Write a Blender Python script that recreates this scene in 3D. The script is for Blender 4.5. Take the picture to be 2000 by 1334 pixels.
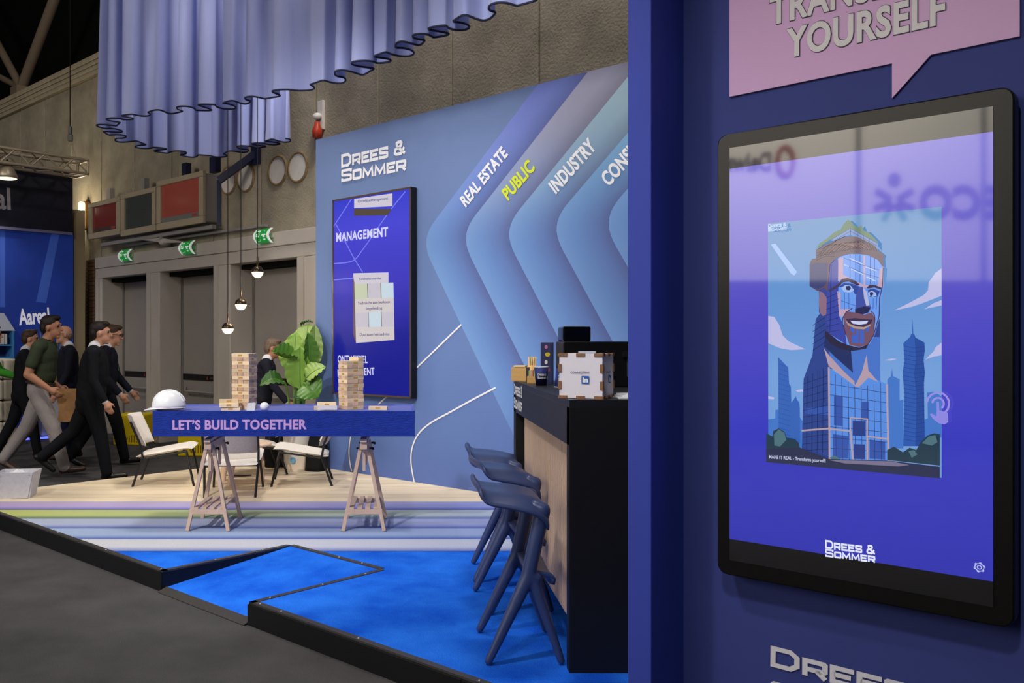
import bpy, bmesh, math, random
import numpy as np
from mathutils import Vector, Matrix

# ------------------------------------------------------------------ scene, camera, light
for o in list(bpy.data.objects):
    bpy.data.objects.remove(o)
scene = bpy.context.scene
COL = scene.collection
random.seed(7)
rng = np.random.default_rng(7)
S2 = math.sqrt(2.0)
PI = math.pi

F, CX, CY, EYE = 1740.0, 786.0, 667.0, 1.45     # focal length and principal point in pixels of the 2000 x 1334 photo
PZ = 0.115                                       # height of the booth platform

cam_data = bpy.data.cameras.new('camera')
cam = bpy.data.objects.new('camera', cam_data)
COL.objects.link(cam)
cam.location = (0, 0, EYE)
cam.rotation_euler = (PI / 2, 0, 0)
cam_data.sensor_width = 36.0
cam_data.lens = F / 2000.0 * 36.0
cam_data.shift_x = (1000.0 - CX) / 2000.0
cam_data.shift_y = (CY - 667.0) / 2000.0
cam_data.clip_end = 200
scene.camera = cam

vs = scene.view_settings
vs.view_transform = 'Standard'
vs.look = 'None'
vs.exposure = 0.0
vs.gamma = 1.0
vs.use_curve_mapping = False

world = bpy.data.worlds.new('hall_air')
scene.world = world
world.use_nodes = True
world.node_tree.nodes['Background'].inputs[0].default_value = (0.95, 0.97, 1.0, 1)
world.node_tree.nodes['Background'].inputs[1].default_value = 0.035


def lamp(name, kind, loc, target, power, color=(1, 1, 1), size=0.5, spot=60, blend=0.6):
    d = bpy.data.lights.new(name, kind)
    d.energy = power
    d.color = color
    if kind == 'AREA':
        d.shape = 'DISK'
        d.size = size
    else:
        d.shadow_soft_size = size
    if kind == 'SPOT':
        d.spot_size = math.radians(spot)
        d.spot_blend = blend
    o = bpy.data.objects.new(name, d)
    COL.objects.link(o)
    o.location = loc
    v = Vector(target) - Vector(loc)
    o.rotation_euler = v.to_track_quat('-Z', 'Y').to_euler()
    return o


# booth spotlights on the rig above the stand; wall washers, curtain and hall lamps are added unseen fill
WARM, COOL, NEUT = (1.0, 0.93, 0.83), (0.82, 0.88, 1.0), (1.0, 0.97, 0.93)
lamp('booth_spot_lamp', 'SPOT', (-3.0, 2.0, 4.7), (-0.8, 6.7, 0.4), 740, NEUT, 0.12, 46, 0.7)
lamp('booth_spot_lamp', 'SPOT', (-1.75, 9.0, 5.9), (-1.65, 8.55, 0.1), 330, WARM, 0.12, 64)
lamp('booth_spot_lamp', 'SPOT', (-1.5, 1.9, 4.6), (0.35, 4.4, 0.2), 330, NEUT, 0.12, 62, 0.8)
lamp('wall_wash_lamp', 'SPOT', (-1.5, 5.4, 3.75), (-0.1, 8.7, 1.9), 200, NEUT, 0.15, 80, 0.9)  # unseen washers, added below the curtain hem to light the whole blue wall
lamp('wall_wash_lamp', 'SPOT', (0.1, 3.9, 3.7), (1.4, 7.2, 2.2), 220, NEUT, 0.15, 82, 0.9)
lamp('front_wall_spot_lamp', 'SPOT', (-0.5, 0.1, 4.0), (0.78, 2.72, 0.4), 250, NEUT, 0.15, 64, 1.0)
lamp('curtain_fill_lamp', 'SPOT', (-1.15, 8.65, 4.7), (-2.5, 10.1, 4.0), 75, NEUT, 0.15, 115, 0.9)  # added inside the ring, out of view, to brighten the inner fabric
lamp('curtain_fill_lamp', 'SPOT', (-4.5, 1.5, 5.5), (-1.2, 8.0, 5.0), 260, NEUT, 0.3, 50, 1.0)  # unseen fill added for the front of the curtain
lamp('hall_fill_lamp', 'AREA', (-9.5, 5.0, 6.5), (-4.5, 13.5, 1.2), 310, WARM, 2.5)  # unseen low fill, added to lift the dark door tops
lamp('hall_fill_lamp', 'AREA', (0.6, 5.6, 10.2), (-1.0, 10.6, 4.2), 420, WARM, 1.6)  # unseen fill added for the upper concrete wall
lamp('hall_fill_lamp', 'AREA', (-4.0, -1.5, 7.5), (-9.0, -2.0, 4.2), 2000, NEUT, 1.5)  # added to brighten the far stand wall that mirrors in the display


# ------------------------------------------------------------------ geometry of the photo
def ray(x, y):
    return Vector(((x - CX) / F, 1.0, -(y - CY) / F))


def G(x, y, z=PZ):                       # pixel on a horizontal surface at height z
    t = (EYE - z) / ((y - CY) / F)
    r = ray(x, y)
    return Vector((r.x * t, t, z))


def WP(x, y, p):                         # pixel on a wall X + Y = p
    r = ray(x, y)
    t = p / (r.x + 1.0)
    return Vector((r.x * t, t, EYE + r.z * t))


def WQ(x, y, q):                         # pixel on a wall X - Y = q
    r = ray(x, y)
    t = q / (r.x - 1.0)
    return Vector((r.x * t, t, EYE + r.z * t))


def AT(x, y, d):                         # pixel at depth d
    r = ray(x, y)
    return Vector((r.x * d, d, EYE + r.z * d))


def PQ(p, q, z=0.0):
    return Vector(((p + q) / 2, (p - q) / 2, z))


NP = Vector((-1, -1, 0)).normalized()    # outward normal of the P walls
UP_ = Vector((1, -1, 0)).normalized()    # to the right along a P wall
NQ = Vector((1, -1, 0)).normalized()     # outward normal of Q walls
UQ = Vector((1, 1, 0)).normalized()
ZV = Vector((0, 0, 1))


# ------------------------------------------------------------------ materials
def lin(c):
    return tuple((v / 255 / 12.92) if v <= 10.3 else ((v / 255 + 0.055) / 1.055) ** 2.4 for v in c)


MATS = {}


def mat(name, rgb=(128, 128, 128), rough=0.6, spec=0.4, metal=0.0, noise=0.0, nscale=8.0, stretch=(1, 1, 1),
        bump=0.0, bscale=60.0, emit=0.0, alpha=1.0, rgb2=None, coat=0.0, trans=0.0, sheen=0.0, obj_rand=0.0):
    if name in MATS:
        return MATS[name]
    m = bpy.data.materials.new(name)
    m.use_nodes = True
    nt = m.node_tree
    b = nt.nodes['Principled BSDF']
    c = lin(rgb)
    b.inputs['Base Color'].default_value = (*c, 1)
    b.inputs['Roughness'].default_value = rough
    b.inputs['Specular IOR Level'].default_value = spec
    b.inputs['Metallic'].default_value = metal
    b.inputs['Coat Weight'].default_value = coat
    b.inputs['Sheen Weight'].default_value = sheen
    if trans:
        b.inputs['Transmission Weight'].default_value = trans
    if alpha < 1:
        b.inputs['Alpha'].default_value = alpha
    tc = nt.nodes.new('ShaderNodeTexCoord')
    mp = nt.nodes.new('ShaderNodeMapping')
    mp.inputs['Scale'].default_value = stretch
    nt.links.new(tc.outputs['Object'], mp.inputs['Vector'])
    col_out = None
    if noise > 0 or rgb2:
        n = nt.nodes.new('ShaderNodeTexNoise')
        n.inputs['Scale'].default_value = nscale
        n.inputs['Detail'].default_value = 5
        n.inputs['Roughness'].default_value = 0.6
        nt.links.new(mp.outputs[0], n.inputs['Vector'])
        cr = nt.nodes.new('ShaderNodeValToRGB')
        cr.color_ramp.elements[0].position = 0.32
        cr.color_ramp.elements[1].position = 0.68
        c2 = lin(rgb2) if rgb2 else tuple(min(1, v * (1 + noise)) for v in c)
        c1 = c if rgb2 else tuple(v * (1 - noise) for v in c)
        cr.color_ramp.elements[0].color = (*c1, 1)
        cr.color_ramp.elements[1].color = (*c2, 1)
        nt.links.new(n.outputs[0], cr.inputs[0])
        col_out = cr.outputs[0]
    if obj_rand > 0:
        oi = nt.nodes.new('ShaderNodeObjectInfo')
        hv = nt.nodes.new('ShaderNodeHueSaturation')
        mr = nt.nodes.new('ShaderNodeMapRange')
        mr.inputs[3].default_value = 1 - obj_rand
        mr.inputs[4].default_value = 1 + obj_rand * 0.5
        nt.links.new(oi.outputs['Random'], mr.inputs[0])
        nt.links.new(mr.outputs[0], hv.inputs['Value'])
        if col_out:
            nt.links.new(col_out, hv.inputs['Color'])
        else:
            hv.inputs['Color'].default_value = (*c, 1)
        col_out = hv.outputs[0]
    if col_out:
        nt.links.new(col_out, b.inputs['Base Color'])
    if emit > 0:
        b.inputs['Emission Strength'].default_value = emit
        b.inputs['Emission Color'].default_value = (*c, 1)
        if col_out:
            nt.links.new(col_out, b.inputs['Emission Color'])
    if bump > 0:
        n2 = nt.nodes.new('ShaderNodeTexNoise')
        n2.inputs['Scale'].default_value = bscale
        n2.inputs['Detail'].default_value = 4
        nt.links.new(mp.outputs[0], n2.inputs['Vector'])
        bp = nt.nodes.new('ShaderNodeBump')
        bp.inputs['Strength'].default_value = bump
        bp.inputs['Distance'].default_value = 0.02
        nt.links.new(n2.outputs[0], bp.inputs['Height'])
        nt.links.new(bp.outputs[0], b.inputs['Normal'])
    MATS[name] = m
    return m


def screen_mat(name, rgb, strength=1.0, rough=0.04, spec=1.0):
    """a lit screen area behind glass: emits its own colour and mirrors the hall a little"""
    if name in MATS:
        return MATS[name]
    m = mat(name, (4, 4, 6), rough=rough, spec=spec)
    b = m.node_tree.nodes['Principled BSDF']
    b.inputs['Emission Color'].default_value = (*lin(rgb), 1)
    b.inputs['Emission Strength'].default_value = strength
    return m


def ramp_mat(name, stops, axis=0, emit=0.0, rough=0.6, spec=0.4, uv=True, stops2=None, bump=0.0, bscale=80):
    """flat print whose colour runs along the UV u axis; with stops2 it also blends along v"""
    if name in MATS:
        return MATS[name]
    m = mat(name, (0, 0, 0), rough=rough, spec=spec, bump=bump, bscale=bscale)
    nt = m.node_tree
    b = nt.nodes['Principled BSDF']
    tc = nt.nodes.new('ShaderNodeTexCoord')
    sx = nt.nodes.new('ShaderNodeSeparateXYZ')
    nt.links.new(tc.outputs['UV'], sx.inputs[0])

    def mk(st, out):
        cr = nt.nodes.new('ShaderNodeValToRGB')
        el = cr.color_ramp.elements
        while len(el) < len(st):
            el.new(0.5)
        for e, (p, c) in zip(el, st):
            e.position = p
            e.color = (*lin(c), 1)
        nt.links.new(out, cr.inputs[0])
        return cr.outputs[0]
    o = mk(stops, sx.outputs[axis])
    if stops2:
        o2 = mk(stops2[0], sx.outputs[axis])
        mx = nt.nodes.new('ShaderNodeMix')
        mx.data_type = 'RGBA'
        mr = nt.nodes.new('ShaderNodeMapRange')
        mr.interpolation_type = 'SMOOTHSTEP'
        mr.inputs[1].default_value = stops2[1]
        mr.inputs[2].default_value = stops2[2]
        nt.links.new(sx.outputs[1 - axis], mr.inputs[0])
        nt.links.new(mr.outputs[0], mx.inputs[0])
        nt.links.new(o, mx.inputs[6])
        nt.links.new(o2, mx.inputs[7])
        o = mx.outputs[2]
    if emit > 0:
        nt.links.new(o, b.inputs['Emission Color'])
        b.inputs['Emission Strength'].default_value = emit
        b.inputs['Base Color'].default_value = (0.003, 0.003, 0.004, 1)
    else:
        nt.links.new(o, b.inputs['Base Color'])
    return m


# ------------------------------------------------------------------ mesh helpers
class MB:
    def __init__(self):
        self.v, self.f, self.mi, self.uv, self.sm = [], [], [], [], []

    def add(self, verts, faces, mi=0, uvs=None, smooth=False):
        n = len(self.v)
        self.v += [tuple(p) for p in verts]
        for k, f in enumerate(faces):
            self.f.append(tuple(i + n for i in f))
            self.mi.append(mi)
            self.sm.append(smooth)
            self.uv.append(uvs[k] if uvs else None)
        return self

    def box(self, c, s, rz=0.0, mi=0, ax=None):
        """box with centre c and full sizes s, turned by rz or set along the axes ax"""
        c = Vector(c)
        if ax:
            a, b, d = ax
        else:
            a = Vector((math.cos(rz), math.sin(rz), 0))
            b = Vector((-math.sin(rz), math.cos(rz), 0))
            d = ZV
        vs_ = []
        for k in (-.5, .5):
            for j in (-.5, .5):
                for i in (-.5, .5):
                    vs_.append(c + a * (i * s[0]) + b * (j * s[1]) + d * (k * s[2]))
        self.add(vs_, [(0, 2, 3, 1), (4, 5, 7, 6), (0, 1, 5, 4), (2, 6, 7, 3), (0, 4, 6, 2), (1, 3, 7, 5)], mi)
        return self

    def prism(self, pts, ext, mi=0):
        """closed polygon pushed along ext"""
        n = len(pts)
        ext = Vector(ext)
        a = [Vector(p) for p in pts]
        nrm = Vector((0, 0, 0))
        for i in range(n):
            nrm += a[i].cross(a[(i + 1) % n])
        if nrm.dot(ext) > 0:
            a = a[::-1]
        b = [p + ext for p in a]
        self.add(a + b, [tuple(range(n)), tuple(range(2 * n - 1, n - 1, -1))] +
                 [(i, i + n, (i + 1) % n + n, (i + 1) % n) for i in range(n)], mi)
        return self

    def bar(self, p0, p1, w, h, up=ZV, mi=0):
        p0, p1 = Vector(p0), Vector(p1)
        a = (p1 - p0)
        L = a.length
        a = a / L
        s = a.cross(Vector(up))
        if s.length < 1e-4:
            s = a.cross(Vector((1, 0, 0)))
        s.normalize()
        u = s.cross(a)
        return self.box((p0 + p1) / 2, (L, w, h), mi=mi, ax=(a, s, u))

    def tube(self, pts, r, seg=10, mi=0, cap=True, closed=False, smooth=True):
        pts = [Vector(p) for p in pts]
        n = len(pts)
        rs = r if isinstance(r, (list, tuple)) else [r] * n
        verts, faces = [], []
        prev = None
        for i, p in enumerate(pts):
            if closed:
                t = pts[(i + 1) % n] - pts[i - 1]
            else:
                t = pts[min(i + 1, n - 1)] - pts[max(i - 1, 0)]
            t.normalize()
            if prev is None:
                u = t.cross(ZV)
                if u.length < 1e-3:
                    u = t.cross(Vector((1, 0, 0)))
            else:
                u = prev - t * prev.dot(t)
            u.normalize()
            prev = u
            w = t.cross(u)
            for k in range(seg):
                a = 2 * PI * k / seg
                verts.append(p + (u * math.cos(a) + w * math.sin(a)) * rs[i])
        m = n if closed else n - 1
        for i in range(m):
            for k in range(seg):
                a, b = i * seg + k, i * seg + (k + 1) % seg
                c, d = ((i + 1) % n) * seg + (k + 1) % seg, ((i + 1) % n) * seg + k
                faces.append((a, b, c, d))
        self.add(verts, faces, mi, smooth=smooth)
        if cap and not closed:
            self.add(verts[:seg], [tuple(range(seg - 1, -1, -1))], mi)
            self.add(verts[-seg:], [tuple(range(seg))], mi)
        return self

    def lathe(self, prof, c=(0, 0, 0), seg=24, mi=0, smooth=True, sx=1.0, sy=1.0):
        c = Vector(c)
        verts, faces = [], []
        n = len(prof)
        for k in range(seg):
            a = 2 * PI * k / seg
            for r, z in prof:
                verts.append(c + Vector((r * math.cos(a) * sx, r * math.sin(a) * sy, z)))
        for k in range(seg):
            k2 = (k + 1) % seg
            for i in range(n - 1):
                faces.append((k * n + i, k2 * n + i, k2 * n + i + 1, k * n + i + 1))
        self.add(verts, faces, mi, smooth=smooth)
        return self

    def grid(self, rows, mi=0, smooth=True, uv=True):
        """rows of points, all equally long"""
        nr, nc = len(rows), len(rows[0])
        verts = [p for r in rows for p in r]
        faces, uvs = [], []
        for i in range(nr - 1):
            for j in range(nc - 1):
                faces.append((i * nc + j, i * nc + j + 1, (i + 1) * nc + j + 1, (i + 1) * nc + j))
                uvs.append([(a / (nc - 1), b / (nr - 1)) for a, b in ((j, i), (j + 1, i), (j + 1, i + 1), (j, i + 1))])
        self.add(verts, faces, mi, uvs if uv else None, smooth)
        return self

    def build(self, name, mats, parent=None, world=True, keep=False, solid=0.0, bevel=0.0, subsurf=0):
        me = bpy.data.meshes.new(name)
        vs_ = np.array(self.v, dtype=float)
        off = Vector((0, 0, 0))
        if parent is None and not keep and len(vs_):
            lo, hi = vs_.min(0), vs_.max(0)
            off = Vector(((lo[0] + hi[0]) / 2, (lo[1] + hi[1]) / 2, lo[2]))
        elif parent is not None and world:
            off = worldloc(parent)
        if len(vs_):
            vs_ = vs_ - np.array(off)
        me.from_pydata(vs_.tolist(), [], self.f)
        if not isinstance(mats, (list, tuple)):
            mats = [mats]
        for m in mats:
            me.materials.append(m)
        me.polygons.foreach_set('material_index', self.mi)
        me.polygons.foreach_set('use_smooth', self.sm)
        if any(u is not None for u in self.uv):
            lay = me.uv_layers.new(name='UVMap')
            for p, u in zip(me.polygons, self.uv):
                if u:
                    for li, c in zip(p.loop_indices, u):
                        lay.data[li].uv = c
        me.update()
        o = bpy.data.objects.new(name, me)
        COL.objects.link(o)
        if parent is None:
            o.location = off
        else:
            o.parent = parent
        if solid:
            md = o.modifiers.new('solid', 'SOLIDIFY')
            md.thickness = solid
            md.offset = 0
        if bevel:
            md = o.modifiers.new('bevel', 'BEVEL')
            md.width = bevel
            md.segments = 2
            md.limit_method = 'ANGLE'
        if subsurf:
            md = o.modifiers.new('sub', 'SUBSURF')
            md.levels = md.render_levels = subsurf
        return o


def worldloc(o):
    v = Vector((0, 0, 0))
    while o is not None:
        v = v + o.location
        o = o.parent
    return v


def tag(o, label=None, cat=None, group=None, kind=None):
    if label:
        o['label'] = label
    if cat:
        o['category'] = cat
    if group:
        o['group'] = group
    if kind:
        o['kind'] = kind
    return o


def empty(name, loc, label=None, cat=None, group=None, rz=0.0):
    o = bpy.data.objects.new(name, None)
    COL.objects.link(o)
    o.location = loc
    o.rotation_euler = (0, 0, rz)
    o.empty_display_size = 0.1
    return tag(o, label, cat, group)


def copy_tree(o, parent=None):
    c = o.copy()
    COL.objects.link(c)
    c.parent = parent
    for ch in o.children:
        copy_tree(ch, c)
    return c


def clip(poly, a, b, c):
    """keep the part of a 2D polygon where a*x + b*y >= c"""
    out = []
    n = len(poly)
    for i in range(n):
        p, q = poly[i], poly[(i + 1) % n]
        dp, dq = a * p[0] + b * p[1] - c, a * q[0] + b * q[1] - c
        if dp >= 0:
            out.append(p)
        if (dp >= 0) != (dq >= 0):
            t = dp / (dp - dq)
            out.append((p[0] + (q[0] - p[0]) * t, p[1] + (q[1] - p[1]) * t))
    return out


# text ---------------------------------------------------------------
_tc = {}


def text_shape(s, bold=0.0, spacing=1.0):
    key = (s, bold, spacing)
    if key in _tc:
        return _tc[key]
    cu = bpy.data.curves.new('lettering', 'FONT')
    cu.body = s
    cu.offset = bold
    cu.space_character = spacing
    cu.resolution_u = 4
    cu.fill_mode = 'FRONT'
    ob = bpy.data.objects.new('lettering', cu)
    COL.objects.link(ob)
    dg = bpy.context.evaluated_depsgraph_get()
    me = bpy.data.meshes.new_from_object(ob.evaluated_get(dg))
    vs_ = [(v.co.x, v.co.y) for v in me.vertices]
    fs = [tuple(p.vertices) for p in me.polygons]
    bpy.data.objects.remove(ob)
    bpy.data.curves.remove(cu)
    bpy.data.meshes.remove(me)
    xs = [v[0] for v in vs_]
    ys = [v[1] for v in vs_]
    _tc[key] = (vs_, fs, min(xs), max(xs), min(ys), max(ys))
    return _tc[key]


def put_text(mb, s, p0, p1, nrm, height, bold=0.0, mi=0, lift=0.0, spacing=1.0, base='cap', shear=0.0):
    """lettering from p0 to p1 (baseline) on the surface with normal nrm; height is that of a capital"""
    vs_, fs, x0, x1, y0, y1 = text_shape(s, bold, spacing)
    p0, p1, nrm = Vector(p0), Vector(p1), Vector(nrm)
    ex = p1 - p0
    W = ex.length
    ex = ex / W
    ey = nrm.cross(ex).normalized()
    sx = W / (x1 - x0)
    sy = height / 0.73
    O = p0 + nrm * lift
    pts = [O + ex * ((v[0] - x0) * sx + shear * v[1] * sy) + ey * (v[1] * sy) for v in vs_]
    mb.add(pts, fs, mi)
    return mb


# square wide capitals of the exhibitor's logo, drawn as strokes
GLY = {
    'D': (1.0, [([(0.1, 0.1), (0.1, 0.9), (0.68, 0.9), (0.9, 0.7), (0.9, 0.3), (0.68, 0.1)], True)]),
    'R': (1.0, [([(0.1, 0.0), (0.1, 0.9), (0.86, 0.9), (0.9, 0.86), (0.9, 0.46), (0.86, 0.42), (0.2, 0.42)], False),
                ([(0.55, 0.42), (0.92, 0.02)], False)]),
    'E': (0.92, [([(0.92, 0.9), (0.1, 0.9), (0.1, 0.1), (0.92, 0.1)], False), ([(0.15, 0.51), (0.8, 0.51)], False)]),
    'S': (0.98, [([(0.9, 0.72), (0.9, 0.9), (0.14, 0.9), (0.1, 0.86), (0.1, 0.58), (0.14, 0.54), (0.86, 0.46),
                   (0.9, 0.42), (0.9, 0.14), (0.86, 0.1), (0.1, 0.1), (0.1, 0.28)], False)]),
    'O': (1.02, [([(0.1, 0.16), (0.1, 0.84), (0.16, 0.9), (0.86, 0.9), (0.92, 0.84), (0.92, 0.16), (0.86, 0.1), (0.16, 0.1)], True)]),
    'M': (1.2, [([(0.1, 0.0), (0.16, 0.92), (0.6, 0.22), (1.04, 0.92), (1.1, 0.0)], False)]),
    '&': (1.05, [([(0.98, 0.04), (0.3, 0.64), (0.28, 0.86), (0.4, 0.92), (0.62, 0.92), (0.7, 0.82), (0.66, 0.64), (0.16, 0.42),
                   (0.12, 0.18), (0.24, 0.08), (0.66, 0.08), (0.92, 0.48)], False)]),
    ' ': (0.4, []),
}


def stroke_quads(path, w, closed):
    n = len(path)
    L, R = [], []
    for i in range(n):
        p = Vector(path[i])
        a = Vector(path[i - 1]) if (i > 0 or closed) else None
        b = Vector(path[(i + 1) % n]) if (i < n - 1 or closed) else None
        d1 = (p - a).normalized() if a is not None else None
        d2 = (b - p).normalized() if b is not None else None
        if d1 is None:
            d1 = d2
        if d2 is None:
            d2 = d1
        n1, n2 = Vector((-d1.y, d1.x)), Vector((-d2.y, d2.x))
        m = (n1 + n2)
        if m.length < 1e-3:
            m = n1
        m.normalize()
        k = min(1.8, 1 / max(0.3, m.dot(n1)))
        L.append(p + m * (w / 2 * k))
        R.append(p - m * (w / 2 * k))
    fs = []
    m_ = n if closed else n - 1
    for i in range(m_):
        j = (i + 1) % n
        fs.append((L[i], R[i], R[j], L[j]))
    return fs


def put_logo_line(mb, s, p0, p1, nrm, cap, lift=0.0, mi=0, w=0.22):
    """one line of the logo: first letter full height, the rest small capitals"""
    x = 0.0
    quads = []
    first = True
    for ch in s:
        wd, strokes = GLY[ch]
        h = 1.0 if (first or ch == '&') else 0.8
        kx = 1.25 * h
        for path, closed in strokes:
            pp = [((px * kx + x), py * h) for px, py in path]
            quads += stroke_quads(pp, w, closed)
        x += wd * kx + 0.1
        first = False
    x -= 0.1
    p0, p1, nrm = Vector(p0), Vector(p1), Vector(nrm)
    ex = p1 - p0
    W = ex.length
    ex = ex / W
    ey = nrm.cross(ex).normalized()
    for q in quads:
        pts = [p0 + ex * (v.x / x * W) + ey * (v.y * cap) + nrm * lift for v in q]
        a = (pts[1] - pts[0]).cross(pts[2] - pts[0])
        if a.dot(nrm) < 0:
            pts = pts[::-1]
        mb.add(pts, [(0, 1, 2, 3)], mi)
    return mb


def flat(mb, pts, nrm, lift=0.0, mi=0, uvs=None):
    """flat print: a polygon on a surface with normal nrm, raised a hair"""
    nrm = Vector(nrm)
    a = [Vector(p) + nrm * lift for p in pts]
    s = Vector((0, 0, 0))
    for i in range(len(a)):
        s += (a[i] - a[0]).cross(a[(i + 1) % len(a)] - a[0])
    if s.dot(nrm) < 0:
        a = a[::-1]
        if uvs:
            uvs = uvs[::-1]
    mb.add(a, [tuple(range(len(a)))], mi, [uvs] if uvs else None)
    return mb


def ribbon(mb, pts, w, nrm, lift=0.0, mi=0, closed=False):
    """flat line of width w along pts"""
    nrm = Vector(nrm)
    pts = [Vector(p) for p in pts]
    n = len(pts)
    L, R = [], []
    for i in range(n):
        t = (pts[min(i + 1, n - 1)] - pts[max(i - 1, 0)]).normalized()
        s = nrm.cross(t).normalized()
        L.append(pts[i] + s * w / 2 + nrm * lift)
        R.append(pts[i] - s * w / 2 + nrm * lift)
    for i in range(n - 1):
        mb.add([L[i], R[i], R[i + 1], L[i + 1]], [(0, 1, 2, 3)], mi)
    return mb


def smooth_path(pts, k=8):
    """Catmull-Rom through the points"""
    pts = [Vector(p) for p in pts]
    out = []
    n = len(pts)
    for i in range(n - 1):
        p0, p1, p2, p3 = pts[max(i - 1, 0)], pts[i], pts[i + 1], pts[min(i + 2, n - 1)]
        for j in range(k):
            t = j / k
            out.append(0.5 * ((2 * p1) + (p2 - p0) * t + (2 * p0 - 5 * p1 + 4 * p2 - p3) * t * t + (3 * p1 - p0 - 3 * p2 + p3) * t ** 3))
    out.append(pts[-1])
    return out


def rounded_rect(w, h, r, k=5):
    """2D outline, centre at origin"""
    out = []
    for cx, cy, a0 in ((w / 2 - r, h / 2 - r, 0), (-w / 2 + r, h / 2 - r, 90), (-w / 2 + r, -h / 2 + r, 180), (w / 2 - r, -h / 2 + r, 270)):
        for i in range(k + 1):
            a = math.radians(a0 + 90 * i / k)
            out.append((cx + r * math.cos(a), cy + r * math.sin(a)))
    return out


def remeshed(prims, name, mats, parent=None, voxel=0.01, smooth_iter=3, world=False):
    """one continuous skin around tapered limbs: prims = (kind, data, material index)"""
    mb = MB()
    for kind, d, mi in prims:
        if kind == 'cap':
            a, b, ra, rb = Vector(d[0]), Vector(d[1]), d[2], d[3]
            ax = b - a
            L = max(ax.length, 1e-5)
            ax = ax / L
            u = ax.cross(ZV)
            if u.length < 1e-3:
                u = ax.cross(Vector((1, 0, 0)))
            u.normalize()
            w = ax.cross(u)
            rows, seg = [], 14
            prof = [(-ra * math.cos(t), ra * math.sin(t)) for t in (0.15, 0.55, 1.0, 1.35)] + [(0, ra), (L, rb)] + \
                   [(L + rb * math.sin(t), rb * math.cos(t)) for t in (0.25, 0.6, 1.0, 1.42)]
            vs_, fs = [], []
            for z, r in prof:
                for k in range(seg):
                    an = 2 * PI * k / seg
                    vs_.append(a + ax * z + (u * math.cos(an) + w * math.sin(an)) * r)
            for i in range(len(prof) - 1):
                for k in range(seg):
                    fs.append((i * seg + k, i * seg + (k + 1) % seg, (i + 1) * seg + (k + 1) % seg, (i + 1) * seg + k))
            fs.append(tuple(range(seg - 1, -1, -1)))
            fs.append(tuple(range((len(prof) - 1) * seg, len(prof) * seg)))
            mb.add(vs_, fs)
        elif kind == 'ell':
            c, rad, R = Vector(d[0]), d[1], d[2]
            vs_, fs, seg, rg = [], [], 18, 10
            for i in range(1, rg):
                t = PI * i / rg
                for k in range(seg):
                    an = 2 * PI * k / seg
                    vs_.append(c + R @ Vector((rad[0] * math.sin(t) * math.cos(an), rad[1] * math.sin(t) * math.sin(an), -rad[2] * math.cos(t))))
            for i in range(rg - 2):
                for k in range(seg):
                    fs.append((i * seg + k, i * seg + (k + 1) % seg, (i + 1) * seg + (k + 1) % seg, (i + 1) * seg + k))
            fs.append(tuple(range(seg - 1, -1, -1)))
            fs.append(tuple(range((rg - 2) * seg, (rg - 1) * seg)))
            mb.add(vs_, fs)
        elif kind == 'mesh':
            mb.add(d[0], d[1])
    tmp = mb.build('tmp_skin', [], None, keep=True)
    md = tmp.modifiers.new('r', 'REMESH')
    md.mode = 'VOXEL'
    md.voxel_size = voxel
    if smooth_iter:
        s = tmp.modifiers.new('s', 'SMOOTH')
        s.factor = 0.5
        s.iterations = smooth_iter
    dg = bpy.context.evaluated_depsgraph_get()
    me = bpy.data.meshes.new_from_object(tmp.evaluated_get(dg))
    bpy.data.objects.remove(tmp)
    me.name = name
    me.materials.clear()
    for m in mats:
        me.materials.append(m)
    if len(mats) > 1:
        n = len(me.polygons)
        c = np.empty(n * 3)
        me.polygons.foreach_get('center', c)
        c = c.reshape(-1, 3)
        best = np.full(n, 1e9)
        mid = np.zeros(n, dtype=np.int32)
        for kind, d, mi in prims:
            if kind == 'cap':
                a, b = np.array(d[0]), np.array(d[1])
                ab = b - a
                t = np.clip(((c - a) @ ab) / max(ab @ ab, 1e-9), 0, 1)
                dist = np.linalg.norm(c - (a + t[:, None] * ab), axis=1) - (d[2] + (d[3] - d[2]) * t)
            elif kind == 'ell':
                M = np.array(d[2].to_3x3() if hasattr(d[2], 'to_3x3') else d[2])
                q = ((c - np.array(d[0])) @ M) / np.array(d[1])
                dist = (np.linalg.norm(q, axis=1) - 1) * min(d[1])
            else:
                continue
            k = dist < best
            best[k] = dist[k]
            mid[k] = mi
        me.polygons.foreach_set('material_index', mid)
    me.polygons.foreach_set('use_smooth', [True] * len(me.polygons))
    o = bpy.data.objects.new(name, me)
    COL.objects.link(o)
    if parent is not None:
        o.parent = parent
    return o

# ------------------------------------------------------------------ shared materials
M_carpet_hall = mat('hall_carpet', (76, 74, 76), 0.95, 0.1, noise=0.2, nscale=2.5, bump=0.5, bscale=240)
M_concrete = mat('concrete', (158, 149, 130), 0.9, 0.2, noise=0.22, nscale=2.2, bump=0.4, bscale=40)
M_concrete2 = mat('concrete_band', (170, 158, 135), 0.9, 0.2, noise=0.12, nscale=3, bump=0.3, bscale=20)
M_groove = mat('wall_groove', (40, 37, 32), 0.95, 0.1)
M_black = mat('black_panel', (14, 14, 17), 0.5, 0.35)
M_blackmetal = mat('black_metal', (16, 17, 19), 0.42, 0.5)
M_darktrim = mat('anodised_trim', (60, 58, 57), 0.45, 0.5, noise=0.1, nscale=12)
M_bluecarpet = mat('blue_carpet', (18, 84, 212), 0.97, 0.05, rgb2=(42, 122, 246), nscale=3.2, bump=0.45, bscale=160)
M_navy = mat('navy_wall', (52, 62, 128), 0.7, 0.25, noise=0.05, nscale=2)
M_fin = mat('blue_fin', (48, 64, 160), 0.65, 0.3, noise=0.04, nscale=3)
M_white = mat('white_print', (236, 236, 240), 0.6, 0.3)
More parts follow.
